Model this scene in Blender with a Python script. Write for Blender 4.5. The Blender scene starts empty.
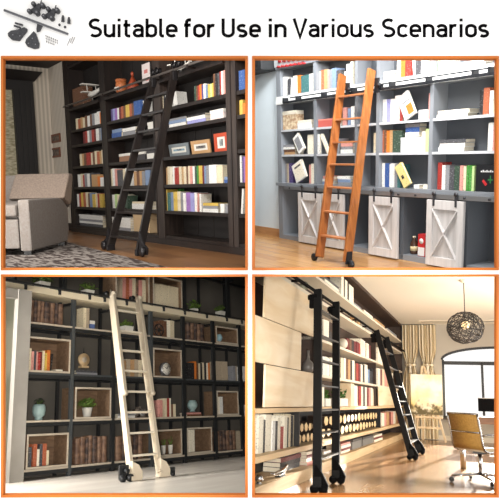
import bpy, bmesh, math, random
from mathutils import Vector, Matrix
random.seed(7)
V=Vector
C=bpy.context.scene.collection
F0,CX,CY,EYE=600.0,250.0,270.0,3.0
PI=math.pi
# ------------------------------------------------------------------ materials
def lin(c):
    c=c/255.0
    return c/12.92 if c<=.04045 else ((c+.055)/1.055)**2.4
def rgb(c,k=1.0): return (lin(c[0])*k,lin(c[1])*k,lin(c[2])*k,1)
_M={}
def mat(name,col,rough=.6,metal=0,kind=None,col2=None,scale=4,mixf=.5,emit=0,bump=0,spec=.5,dist=1.0,vec=(1,1,1)):
    if name in _M: return _M[name]
    m=bpy.data.materials.new(name); m.use_nodes=True; _M[name]=m
    nt=m.node_tree; N=nt.nodes; L=nt.links; b=N['Principled BSDF']
    b.inputs['Roughness'].default_value=rough; b.inputs['Metallic'].default_value=metal
    b.inputs['Specular IOR Level'].default_value=spec
    b.inputs['Base Color'].default_value=rgb(col)
    if emit:
        b.inputs['Emission Color'].default_value=rgb(col); b.inputs['Emission Strength'].default_value=emit
    tc=N.new('ShaderNodeTexCoord'); mp=N.new('ShaderNodeMapping'); L.new(tc.outputs['Object'],mp.inputs['Vector'])
    mp.inputs['Scale'].default_value=vec
    def mix(fac,a,c):
        x=N.new('ShaderNodeMix'); x.data_type='RGBA'
        if isinstance(fac,float): x.inputs[0].default_value=fac
        else: L.new(fac,x.inputs[0])
        for s,v in ((6,a),(7,c)):
            if isinstance(v,tuple): x.inputs[s].default_value=v
            else: L.new(v,x.inputs[s])
        return x.outputs[2]
    def ramp(src,p0,p1,c0=(0,0,0,1),c1=(1,1,1,1)):
        r=N.new('ShaderNodeValToRGB'); r.color_ramp.elements[0].position=p0; r.color_ramp.elements[1].position=p1
        r.color_ramp.elements[0].color=c0; r.color_ramp.elements[1].color=c1; L.new(src,r.inputs[0]); return r.outputs[0]
    A=rgb(col); B=rgb(col2) if col2 else A
    src=None
    if kind in('noise','fine'):
        n=N.new('ShaderNodeTexNoise'); n.inputs['Scale'].default_value=scale; n.inputs['Detail'].default_value=6
        L.new(mp.outputs[0],n.inputs['Vector']); src=n.outputs[0]
        L.new(mix(ramp(src,.5-mixf/2,.5+mixf/2),A,B),b.inputs['Base Color'])
    elif kind=='wood':
        n=N.new('ShaderNodeTexNoise'); n.inputs['Scale'].default_value=scale; n.inputs['Detail'].default_value=8; n.inputs['Distortion'].default_value=dist
        L.new(mp.outputs[0],n.inputs['Vector']); src=n.outputs[0]
        L.new(mix(ramp(src,.3,.7),A,B),b.inputs['Base Color'])
    elif kind=='planks':
        br=N.new('ShaderNodeTexBrick'); br.inputs['Scale'].default_value=1
        br.inputs['Brick Width'].default_value=scale*6; br.inputs['Row Height'].default_value=scale
        br.inputs['Mortar Size'].default_value=.004; br.inputs['Color1'].default_value=A; br.inputs['Color2'].default_value=B
        br.inputs['Mortar'].default_value=rgb(col,.45); br.offset=.37
        L.new(mp.outputs[0],br.inputs['Vector'])
        n=N.new('ShaderNodeTexNoise'); n.inputs['Scale'].default_value=3; n.inputs['Detail'].default_value=8; n.inputs['Distortion'].default_value=.6
        mp2=N.new('ShaderNodeMapping'); mp2.inputs['Scale'].default_value=(.7,6,1); L.new(tc.outputs['Object'],mp2.inputs['Vector']); L.new(mp2.outputs[0],n.inputs['Vector'])
        L.new(mix(ramp(n.outputs[0],.35,.75,(0,0,0,1),(.55,.55,.55,1)),br.outputs[0],rgb(col,.5)),b.inputs['Base Color'])
    elif kind in('spine','leather'):   # lettering-like specks and bands on a book's cloth
        n=N.new('ShaderNodeTexNoise'); n.inputs['Scale'].default_value=scale; n.inputs['Detail'].default_value=2
        oi=N.new('ShaderNodeObjectInfo'); ad=N.new('ShaderNodeVectorMath'); ad.operation='MULTIPLY_ADD'
        ad.inputs[1].default_value=(1,1,1); cmb=N.new('ShaderNodeCombineXYZ')
        mu=N.new('ShaderNodeMath'); mu.operation='MULTIPLY'; mu.inputs[1].default_value=37; L.new(oi.outputs['Random'],mu.inputs[0])
        L.new(mu.outputs[0],cmb.inputs[2]); L.new(mp.outputs[0],ad.inputs[0]); L.new(cmb.outputs[0],ad.inputs[2]); L.new(ad.outputs[0],n.inputs['Vector'])
        L.new(mix(ramp(n.outputs[0],*((.6,.66) if kind=='spine' else (.42,.6))),A,B),b.inputs['Base Color'])
    elif kind=='bands':
        n=N.new('ShaderNodeTexWave'); n.wave_type='BANDS'; n.bands_direction='Z'; n.inputs['Scale'].default_value=scale; n.inputs['Distortion'].default_value=dist
        oi=N.new('ShaderNodeObjectInfo'); mu=N.new('ShaderNodeMath'); mu.operation='MULTIPLY'; mu.inputs[1].default_value=37; L.new(oi.outputs['Random'],mu.inputs[0])
        cmb=N.new('ShaderNodeCombineXYZ'); L.new(mu.outputs[0],cmb.inputs[2]); L.new(mu.outputs[0],cmb.inputs[0])
        ad=N.new('ShaderNodeVectorMath'); ad.operation='ADD'; L.new(mp.outputs[0],ad.inputs[0]); L.new(cmb.outputs[0],ad.inputs[1])
        L.new(ad.outputs[0],n.inputs['Vector']); src=n.outputs[0]
        L.new(mix(ramp(n.outputs[0],.35,.65),A,B),b.inputs['Base Color'])
    elif kind=='stripes':
        n=N.new('ShaderNodeTexWave'); n.wave_type='BANDS'; n.bands_direction='X'; n.inputs['Scale'].default_value=scale; n.inputs['Distortion'].default_value=0
        L.new(mp.outputs[0],n.inputs['Vector'])
        L.new(mix(ramp(n.outputs[0],.4,.6),A,B),b.inputs['Base Color'])
    if bump and src is not None:
        bp=N.new('ShaderNodeBump'); bp.inputs['Strength'].default_value=bump; bp.inputs['Distance'].default_value=.02
        L.new(src,bp.inputs['Height']); L.new(bp.outputs[0],b.inputs['Normal'])
    return m
# ------------------------------------------------------------------ rooms
class Room:
    def __init__(s,name,R,T,S,sides):
        s.name=name; s.S=S; s.R=Matrix(R); s.T=V(T)*S
        Mw=Matrix(((1,0,0),(0,0,1),(0,-1,0)))           # photo axes (right, down, ahead) to the world's
        A=Mw@s.R; t=Mw@s.T+V((0,0,EYE))
        s.M=Matrix.Translation(t)@A.to_4x4()
        inv=s.M.inverted()
        s.planes=[]
        for co,no in sides:
            c=inv@V(co); n=inv.to_3x3()@V(no); s.planes.append((c,n))
    def cam(s,p): return s.T+s.R@V(p)
    def proj(s,p):
        c=s.cam(p); return CX+F0*c.x/c.z, CY+F0*c.y/c.z
    def hit(s,px,py,ax,val):
        d=s.R.transposed()@V(((px-CX)/F0,(py-CY)/F0,1)); o=-(s.R.transposed()@s.T)
        t=(val-o[ax])/d[ax]; return o+d*t
    def W(s,px,py,Y=0): return s.hit(px,py,1,Y)
    def F(s,px,py,Z): return s.hit(px,py,2,Z)
    def G(s,px,py,X): return s.hit(px,py,0,X)
    def xat(s,px,Y,Z):
        u=(px-CX)/F0; c=s.cam((0,Y,Z)); return (u*c.z-c.x)/(s.R[0][0]-u*s.R[2][0])
    def zat(s,py,X,Y):
        v=(py-CY)/F0; c=s.cam((X,Y,0)); return (v*c.z-c.y)/(s.R[1][2]-v*s.R[2][2])
    def ppm(s,p):       # pixels per metre at a point
        return F0/s.cam(p).z
IDENT=type('I',(),{})()
# ------------------------------------------------------------------ mesh building
class MB:
    def __init__(s): s.v=[]; s.f=[]; s.mi=[]; s.sm=[]; s.k=0
    def add(s,vs,fs,smooth=False):
        b=len(s.v); s.v+= [V(p) for p in vs]
        for f in fs: s.f.append([b+i for i in f]); s.mi.append(s.k); s.sm.append(smooth)
        return s
    def mat(s,k): s.k=k; return s
    def box(s,x0,x1,y0,y1,z0,z1):
        return s.hexa([(x0,y0,z0),(x1,y0,z0),(x1,y1,z0),(x0,y1,z0),(x0,y0,z1),(x1,y0,z1),(x1,y1,z1),(x0,y1,z1)])
    def hexa(s,p): return s.add(p,[(0,3,2,1),(4,5,6,7),(0,1,5,4),(1,2,6,5),(2,3,7,6),(3,0,4,7)])
    def beam(s,p0,p1,w,d,wd):
        p0=V(p0);p1=V(p1);a=(p1-p0).normalized();wd=V(wd);wd=(wd-a*wd.dot(a)).normalized();n=a.cross(wd)
        q=[]
        for p in(p0,p1):
            for i,j in((-1,-1),(1,-1),(1,1),(-1,1)): q.append(p+wd*(i*w/2)+n*(j*d/2))
        return s.hexa(q)
    def tube(s,pts,r,n=8,cap=True,closed=False):
        pts=[V(p) for p in pts]; m=len(pts); rings=[]
        up=None
        for i,p in enumerate(pts):
            if closed: a=pts[(i+1)%m]-pts[i-1]
            else: a=pts[min(i+1,m-1)]-pts[max(i-1,0)]
            a.normalize()
            if up is None: up=a.orthogonal().normalized()
            else:
                up=(up-a*up.dot(a)); up.normalize()
            b=a.cross(up); rr=r[i] if isinstance(r,(list,tuple)) else r
            rings.append([p+(up*math.cos(2*PI*k/n)+b*math.sin(2*PI*k/n))*rr for k in range(n)])
        vs=[q for g in rings for q in g]; fs=[]
        for i in range(m if closed else m-1):
            i2=(i+1)%m
            for k in range(n): fs.append((i*n+k,i*n+(k+1)%n,i2*n+(k+1)%n,i2*n+k))
        if cap and not closed: fs.append(tuple(range(n))[::-1]); fs.append(tuple((m-1)*n+k for k in range(n)))
        return s.add(vs,fs,True)
    def lathe(s,c,prof,n=20,ax=(0,0,1)):
        c=V(c);ax=V(ax).normalized();u=ax.orthogonal().normalized();w=ax.cross(u)
        vs=[];fs=[]
        for r,h in prof:
            for k in range(n):
                t=2*PI*k/n; vs.append(c+ax*h+(u*math.cos(t)+w*math.sin(t))*max(r,1e-4))
        for i in range(len(prof)-1):
            for k in range(n): fs.append((i*n+k,i*n+(k+1)%n,(i+1)*n+(k+1)%n,(i+1)*n+k))
        fs.append(tuple(range(n))[::-1]); fs.append(tuple((len(prof)-1)*n+k for k in range(n)))
        return s.add(vs,fs,True)
    def ball(s,c,r,n=14,sx=1,sy=1,sz=1):
        c=V(c);vs=[];fs=[];m=n//2
        for i in range(m+1):
            a=PI*i/m
            for k in range(n):
                t=2*PI*k/n; vs.append(c+V((r*sx*max(math.sin(a),.01)*math.cos(t),r*sy*max(math.sin(a),.01)*math.sin(t),-r*sz*math.cos(a))))
        for i in range(m):
            for k in range(n): fs.append((i*n+k,i*n+(k+1)%n,(i+1)*n+(k+1)%n,(i+1)*n+k))
        return s.add(vs,fs,True)
    def prism(s,pts,vec):   # polygon extruded along vec
        pts=[V(p) for p in pts];vec=V(vec);n=len(pts)
        vs=pts+[p+vec for p in pts]
        fs=[tuple(range(n))[::-1],tuple(range(n,2*n))]+[(i,(i+1)%n,n+(i+1)%n,n+i) for i in range(n)]
        return s.add(vs,fs)
    def build(s,name,mats,parent=None,room=None,loc=None,bevel=0,sub=0):
        if not isinstance(mats,(list,tuple)): mats=[mats]
        if parent is not None and room is None: room=parent_room.get(parent.name)
        par=parent; off=V((0,0,0))
        while par is not None:
            off=V(base_of[par.name]); break
        if parent is None:
            if loc is None:
                n=len(s.v); lo=[min(p[i] for p in s.v) for i in range(3)]; hi=[max(p[i] for p in s.v) for i in range(3)]
                loc=((lo[0]+hi[0])/2,(lo[1]+hi[1])/2,lo[2])
            off=V(loc)
        bm=bmesh.new(); vs=[bm.verts.new(p) for p in s.v]
        for f,k,sm in zip(s.f,s.mi,s.sm):
            try: fc=bm.faces.new([vs[i] for i in f])
            except ValueError: continue
            fc.material_index=k; fc.smooth=sm
        bmesh.ops.recalc_face_normals(bm,faces=bm.faces)
        if bevel: bmesh.ops.bevel(bm,geom=[e for e in bm.edges if len(e.link_faces)==2 and e.calc_face_angle(0)>.5],offset=bevel,segments=2,affect='EDGES',profile=.6)
        if sub: pass
        if room is not None and room is not IDENT:
            for c,n in room.planes:
                if any((v.co-c).dot(n)>0 for v in bm.verts):
                    bmesh.ops.bisect_plane(bm,geom=bm.verts[:]+bm.edges[:]+bm.faces[:],plane_co=c,plane_no=n,clear_outer=True)
                    if not bm.verts: break
        if not bm.verts or not bm.faces:
            bm.free(); print('TRIMMED AWAY',name); return None
        bmesh.ops.translate(bm,verts=bm.verts,vec=-off)
        me=bpy.data.meshes.new(name); bm.to_mesh(me); bm.free()
        for m in mats: me.materials.append(m)
        o=bpy.data.objects.new(name,me); C.objects.link(o)
        if parent is not None: o.parent=parent
        else: o.matrix_world=(room.M if room is not None and room is not IDENT else Matrix.Identity(4))@Matrix.Translation(off)
        base_of[o.name]=off; parent_room[o.name]=room
        return o
base_of={}; parent_room={}
def tag(o,label,cat,group=None,kind=None):
    if o is None: return None
    if len(label.split())>16: print('LONG',label)
    o['label']=label; o['category']=cat
    if group: o['group']=group
    if kind: o['kind']=kind
    return o
def struct(mb,name,m,room,loc=None,parent=None):
    o=mb.build(name,m,parent,room,loc)
    if o is not None and parent is None: o['kind']='structure'
    return o
def thing(room,name,label,cat,loc,group=None,kind=None):
    o=bpy.data.objects.new(name,None); C.objects.link(o); o.empty_display_size=.05
    loc=V(loc)
    o.matrix_world=(room.M if room is not IDENT else Matrix.Identity(4))@Matrix.Translation(loc)
    base_of[o.name]=loc; parent_room[o.name]=room
    return tag(o,label,cat,group,kind)
def prune(o):
    if not o.children:
        bpy.data.objects.remove(o); return None
    return o
# ------------------------------------------------------------------ books
COL=dict(w=('white',(232,230,225)),c=('cream',(222,208,178)),t=('tan',(188,148,104)),b=('brown',(108,72,50)),k=('black',(34,32,34)),
 r=('red',(162,50,42)),o=('orange',(216,122,48)),y=('yellow',(212,180,86)),g=('green',(70,140,56)),G=('teal',(62,108,108)),
 u=('blue',(54,86,146)),p=('purple',(84,70,122)),P=('pink',(214,150,140)),e=('grey',(140,140,144)),s=('steel blue',(124,144,176)),
 m=('maroon',(108,34,36)),l=('pale green',(186,214,146)),n=('dark green',(54,74,60)),a=('antique leather',(98,72,58)),A=('old dark leather',(52,40,38)),
 h=('beige',(176,160,138)),v=('violet',(150,110,175)),d=('dark grey',(72,72,76)),L=('lavender',(150,150,200)),O=('rust',(172,92,60)),W=('ivory',(240,232,212)),Y=('pale yellow',(226,206,136)))
DARKER={}
def bookmat(k,dk=1.0,tagn=''):
    nm='book_'+COL[k][0].replace(' ','_')+tagn
    c=tuple(x*dk for x in COL[k][1]); lum=sum(c)/3
    c2=tuple(.6*q+.4*230*dk for q in c) if lum<125 else tuple(q*.76 for q in c)
    if k in 'aA':
        return mat(nm,c,.6,kind='leather',col2=(134*dk,104*dk,82*dk) if k=='a' else (104*dk,80*dk,66*dk),scale=7,vec=(1,1,1.6))
    return mat(nm,c,.55,kind='spine',col2=c2,scale=34,vec=(1.2,1.2,1.8))
ORD=['first','second','third','fourth','fifth','sixth','seventh','eighth','ninth','tenth','eleventh','twelfth','thirteenth','fourteenth','fifteenth','sixteenth','seventeenth','eighteenth','nineteenth','twentieth','twenty-first','twenty-second','twenty-third','twenty-fourth','twenty-fifth','twenty-sixth','twenty-seventh','twenty-eighth']
def clampx(room,X0,X1,m=.004):
    bays=getattr(room,'bays',None)
    if not bays: return X0,X1
    c=(X0+X1)/2; best=min(bays,key=lambda q:0 if q[0]<=c<=q[1] else min(abs(c-q[0]),abs(c-q[1])))
    a,b=best[0]+m,best[1]-m
    return max(X0,a),min(X1,b)
def occupy(room,Z,X0,X1):
    occ=room.__dict__.setdefault('occ',{}).setdefault(round(Z,1),[])
    c=(X0+X1)/2
    for a,b in occ:
        if a<c<b: return c,c
        if b<=c: X0=max(X0,b+.001)
        else: X1=min(X1,a-.001)
    if X1-X0>.01: occ.append((X0,X1))
    return X0,X1
def cap(room,Z,H):
    u=[q for q in getattr(room,'under',[]) if q>Z+.06]
    return min(H,min(u)-Z-.008) if u else H
def slab_book(room,x0,x1,y0,dep,z0,h,k,label,group,tilt=0,parts=False,dk=1,name='book',cat='book',pg=None,tagn=''):
    """upright or leaning book: x0..x1 thickness along the shelf, spine at y0, standing at z0; tilt>0 leans to +x about its foot"""
    cm=bookmat(k,dk,tagn); pm=mat('book_pages'+tagn,tuple(q*dk for q in(226,216,196)),.8,kind='fine',scale=60,col2=tuple(q*dk for q in(200,190,168)),vec=(6,6,.2))
    t=min(.006,(x1-x0)*.15); w=x1-x0
    def rot(p):
        x,y,z=p; ct,st=math.cos(tilt),math.sin(tilt)
        piv=w if tilt>0 else 0; xx=x-piv
        return (x0+piv+xx*ct+z*st, y, z0-xx*st+z*ct+.001)
    a=MB()
    for b in((0,t,0,dep),(w-t,w,0,dep),(t,w-t,0,t)):
        q=MB().box(b[0],b[1],b[2],b[3],0,h); a.add([rot((p.x,y0+p.y,p.z)) for p in q.v],q.f)
    if k in 'aA':   # rounded leather spine
        a=MB()
        for b in((0,t,.03,dep),(w-t,w,.03,dep)):
            q=MB().box(b[0],b[1],b[2],b[3],0,h); a.add([rot((p.x,y0+p.y,p.z)) for p in q.v],q.f)
        arcp=[(w/2-w/2*math.cos(PI*i/6),.03-.03*math.sin(PI*i/6)) for i in range(7)]
        q=MB().prism([(x,y,0) for x,y in arcp],(0,0,h)); a.add([rot((p.x,y0+p.y,p.z)) for p in q.v],q.f)
    b=MB().box(t,w-t,t if k not in 'aA' else .031,dep-.008,.006,h-.006)
    bv=[rot((p.x,y0+p.y,p.z)) for p in b.v]
    loc=(x0+w/2,y0,z0)
    if parts:
        T=thing(room,name,label,cat,loc,group)
        a.build('cover',cm,T); MB().add(bv,b.f).build('pages',pm,T)
        return prune(T)
    a.mat(1).add(bv,b.f)
    return tag(a.build(name,[cm,pm],None,room,loc),label,cat,group)
def row(room,x0,Z,spec,where,group,yo=.03,dep=.2,parts=False,dk=1.0,start=0,gap=.002,hk=1.0,tagn='',kindname='book',name='book'):
    """spec: string 'w,h,key w,h,key ...' in photo pixels from x0; key '-' is a gap, key ending / leans left, \\ leans right"""
    px=x0; n=start
    for s in spec.split():
        w,h,k=s.split(','); w=float(w); h=float(h)*hk
        if k=='-': px+=w; continue
        lean=0
        if k[-1] in '/\\': lean=1 if k[-1]=='/' else -1; k=k[0]
        X0=room.xat(px,yo,Z); X1=room.xat(px+w,yo,Z)
        if X0>X1: X0,X1=X1,X0
        X0,X1=clampx(room,X0,X1)
        X0,X1=occupy(room,Z,X0,X1)
        if X1-X0<.012: px+=w; n+=1; continue
        ph=room.proj(((X0+X1)/2,yo,Z))[1]; H=cap(room,Z,room.zat(ph-h,(X0+X1)/2,yo)-Z)
        tl_=0
        if lean: tl_=min(.16,.5*(X1-X0)/H); sw=H*math.sin(tl_); X0,X1=(X0,X1-sw) if lean>0 else (X0+sw,X1); H*=.97
        kn=kindname if k not in 'aA' or kindname!='book' else 'volume'; lab='%s %s, %s from left, %s'%(COL[k][0],kn,ORD[n],where)
        nm,ct=(name,name.replace('_',' ')) if k not in 'aA' else ('antique_volume','antique volume')
        slab_book(room,X0+gap/2,X1-gap/2,yo+random.uniform(0,.012),dep*random.uniform(.85,1),Z,H,k,lab,group,parts=parts,dk=dk,tilt=lean*tl_,tagn=tagn,name=nm,cat=ct)
        px+=w; n+=1
    return n
def flat_pile(room,x0,x1,Z,spec,where,group,yo=.04,dep=.2,dk=1,name='book',cat='book',jit=.012,tagn='',noun='flat book',occ=True):
    """pile of flat-lying books, spec 'h,key ...' from the bottom up"""
    X0=room.xat(x0,yo,Z);X1=room.xat(x1,yo,Z); X0,X1=clampx(room,X0,X1); X0,X1=occupy(room,Z,X0,X1) if occ else (X0,X1); z=Z+.0008
    if X1-X0<.05: print('NO ROOM',where); return
    sp=spec.split()
    base=room.proj(((X0+X1)/2,yo,Z))[1]; y=base
    for i,s in enumerate(sp):
        h,k=s.split(','); y-=float(h); z1=room.zat(y,(X0+X1)/2,yo)
        j=random.uniform(-1,1)*jit; j2=abs(random.uniform(0,1)*jit)
        cm=bookmat(k,dk,tagn); pm=mat('book_pages'+tagn,(226,216,196),.8)
        t=min(.004,(z1-z)*.15); a=MB(); xa,xb=X0+j+jit,X1+j-jit-j2*2; ya,yb=yo+j2,yo+j2+dep*.92
        a.box(xa,xb,ya,yb,z+.0005,z+t).box(xa,xb,ya,yb,z1-t,z1-.0005).box(xa,xb,ya,ya+t,z+t,z1-t)
        a.mat(1).box(xa+.005,xb-.005,ya+t,yb-.005,z+t,z1-t)
        pos='lying alone' if len(sp)==1 else ('lowest of pile' if i==0 else ('topmost of pile' if i==len(sp)-1 else ORD[i]+' in pile'))
        tag(a.build(name,[cm,pm],None,room,((xa+xb)/2,ya,z)),'%s %s, %s, %s'%(COL[k][0],noun,pos,where),cat,group)
        z=z1
def leaner(room,xb,xt,ytop,wpx,Z,k,label,group,yo=.05,dep=.04,dk=1,parts=True,tagn='',ext=None):
    """book face out or leaning: foot at pixel xb, upper corner at xt, ytop; wpx its width in pixels"""
    X0=room.xat(xb,yo,Z);X1=room.xat(xb+wpx,yo,Z);w=X1-X0
    Xt=room.xat(xt,yo,Z); zt=room.zat(ytop,Xt,yo)-Z
    Xt=room.W(xt,ytop,yo).x
    ang=math.atan2(Xt-X0,zt); h=math.hypot(Xt-X0,zt)
    if ang<0:
        pass
    a=abs(ang)
    wn=w*math.cos(a)
    # leaning left: pivots about its left foot so that nothing sinks into the shelf
    cm=bookmat(k,dk,tagn); pm=mat('book_pages'+tagn,(226,216,196),.8); t=.005
    if ang>0: org=V((X1,0,Z)); 
    else: org=V((X0,0,Z))
    ax=V((math.sin(ang),0,math.cos(ang))); ux=V((math.cos(ang),0,-math.sin(ang)))
    def P(u,y,s):
        o=org-(ux*wn if ang>0 else V((0,0,0)))
        return o+ux*u+ax*s+V((0,y,.001))
    def bx(u0,u1,y0,y1,s0,s1):
        return [P(u0,y0,s0),P(u1,y0,s0),P(u1,y1,s0),P(u0,y1,s0),P(u0,y0,s1),P(u1,y0,s1),P(u1,y1,s1),P(u0,y1,s1)]
    h-= wn*math.sin(a)*.0
    c=MB().hexa(bx(0,wn,yo,yo+t,0,h)).hexa(bx(0,wn,yo+dep-t,yo+dep,0,h)).hexa(bx(0,t,yo+t,yo+dep-t,0,h))
    pg=MB().hexa(bx(t,wn-t,yo+t,yo+dep-t,t,h-t))
    loc=(org.x,yo,Z)
    T=thing(room,'book',label,'book',loc,group)
    c.build('cover',cm,T); pg.build('pages',pm,T)
    if ext:
        for (u0,u1,s0,s1,kk) in ext:
            MB().hexa(bx(wn*u0,wn*u1,yo-.002,yo,h*s0,h*s1)).build('cover_print',bookmat(kk,dk,tagn),T)
    return prune(T)
FIT={
1:dict(S=10,R=[[0.59181, 0.805875, -0.018062], [0.100737, -0.096172, -0.990254], [-0.799758, 0.584223, -0.138097]],T=[-0.166667, -0.14, 1.0],
  Z=[1.6406, 1.1937, 0.8866, 0.4462, 0.0151, -0.3976, -0.7986],
  X=[-3.5875, -1.6844, 0.3154, 2.397]),
2:dict(S=8,R=[[0.543829, 0.838657, -0.030075], [0.147617, -0.130879, -0.980347], [-0.826111, 0.528701, -0.194976]],T=[0.213333, -0.195, 1.0],
  Z=[1.3049, 0.8008, 0.3923, 0.0011, -0.4518, -1.3711],
  X=[-2.2811, -1.3206, -0.43, -0.0152, 0.892, 1.3845, 0.3622]),
3:dict(S=10,R=[[0.618598, -0.784418, -0.045001], [0.168658, 0.188508, -0.967481], [0.767393, 0.590891, 0.24891]],T=[-0.2, 0.216667, 1.0],
  Z=[1.614, 1.1193, 0.3838, -0.2969, -0.964, -1.0981],
  X=[-1.9529, -1.144, 0.4902, 1.2991, 2.1383, 2.9702]),
4:dict(S=9.5,R=[[0.353562, -0.934727, 0.035776], [0.203972, 0.039714, -0.978171], [0.912901, 0.353142, 0.204699]],T=[0.166667, 0.23, 1.0],
  Z=[2.1661, 1.7075, 1.4186, 0.9063, 0.4395, -0.0031, -0.4392, -0.8054],
  X=[6.9612, -3.7826, -4.1885]),
}
VX=V((0,0,0))
def sides(left,top):
    a=[(V((-.012 if left else .012,0,0)),V((1 if left else -1,0,0)))]
    s=-(272.3-CY)/F0
    n=V((0,-s,1)).normalized()*(-1 if top else 1)
    a.append((V((0,0,EYE+(.012 if top else -.012))),n))
    a.append((V((0,5.07,0)),V((0,-1,0))))
    return a
def mk(k,name,left,top):
    f=FIT[k]; r=Room(name,f['R'],f['T'],f['S'],sides(left,top)); return r,f['Z'],f['X']
A,AZ,AX=mk(1,'library',True,True)
B,BZ,BX=mk(2,'cabinet',False,True)
D,DZ,DX=mk(3,'loft',True,False)
E,EZ,EX=mk(4,'studio',False,False)
sc=bpy.context.scene
cam=bpy.data.cameras.new('camera'); co=bpy.data.objects.new('camera',cam); C.objects.link(co)
co.location=(0,0,EYE); co.rotation_euler=(PI/2,0,0); cam.sensor_width=36; cam.lens=43.2; cam.shift_y=.04; cam.clip_start=.05; cam.clip_end=200
sc.camera=co
sc.view_settings.view_transform='Standard'; sc.view_settings.look='None'; sc.view_settings.gamma=1; sc.view_settings.use_curve_mapping=False
sc.view_settings.exposure=0
try: sc.cycles.use_denoising=True
except Exception: pass
w=bpy.data.worlds.new('daylight'); sc.world=w; w.use_nodes=True
w.node_tree.nodes['Background'].inputs[0].default_value=(1,.985,.96,1); w.node_tree.nodes['Background'].inputs[1].default_value=1.12
# ---------------------------------------------------------------- the display board
BY=5.0
def bp(px,py,y=BY): return ((px-CX)/F0*y, EYE-(py-CY)/F0*y)
white=mat('board_white',(254,253,252),.6,spec=.2)
mb=MB()
def brect(mb,x0,y0,x1,y1,ya,yb):
    a=bp(x0,y0);b=bp(x1,y1); mb.box(a[0],b[0],ya,yb,b[1],a[1])
outer=[(1.2,56.2,248,270.3),(252,56.2,498.7,270.3),(1.2,274.3,248,497.3),(252,274.3,498.7,497.3)]
inner=[(3.8,59,245.2,267.6),(255,59,496,267.6),(3.8,276.7,245.2,494.6),(255,276.7,496,494.6)]
ya,yb=BY,BY+.03
brect(mb,-100,-100,600,56.6,ya,yb); brect(mb,-100,497,600,600,ya,yb); brect(mb,-100,56.6,1.6,497,ya,yb); brect(mb,498.3,56.6,600,497,ya,yb)
brect(mb,247.6,56.6,252.4,497,ya,yb); brect(mb,1.6,269.9,247.6,274.7,ya,yb); brect(mb,252.4,269.9,498.3,274.7,ya,yb)
struct(mb,'wall_front',white,IDENT,(0,BY,EYE))
names=['orange square frame around the dark wood library','orange square frame around the grey bookcase with sliding barn doors','orange square frame around the black metal shelving','orange square frame around the sunlit studio with white ceiling']
orange=mat('frame_orange',(196,108,40),.5,spec=.3)
for (o,i,n) in zip(outer,inner,names):
    T=thing(IDENT,'picture_frame',n,'frame',(bp((o[0]+o[2])/2,0)[0],BY,bp(0,o[3])[1]),'orange frames on the white board')
    for r in((o[0],o[1],o[2],i[1]),(o[0],i[3],o[2],o[3]),(o[0],i[1],i[0],i[3]),(i[2],i[1],o[2],i[3])):
        m=MB(); brect(m,*r,BY-.012,BY+.04); m.build('frame_rail',orange,T,bevel=.004)
# dividing partitions between the four rooms
pm=mat('partition_grey',(120,118,114),.8)
struct(MB().hexa([(-.006,5.03,-3),(.006,5.03,-3),(.006,26,-12),(-.006,26,-12),(-.006,5.03,8),(.006,5.03,8),(.006,26,17),(-.006,26,17)]),'wall_middle',pm,IDENT)
s=-(272.3-CY)/F0
def pz(y,o): return EYE+s*y+o
struct(MB().hexa([(-5,5.03,pz(5.03,-.006)),(5,5.03,pz(5.03,-.006)),(16,26,pz(26,-.006)),(-16,26,pz(26,-.006)),(-5,5.03,pz(5.03,.006)),(5,5.03,pz(5.03,.006)),(16,26,pz(26,.006)),(-16,26,pz(26,.006))]),'floor_between',pm,IDENT)
# ---------------------------------------------------------------- lettering printed on the board
ink=mat('ink_black',(12,12,14),.9,spec=.05)
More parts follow.
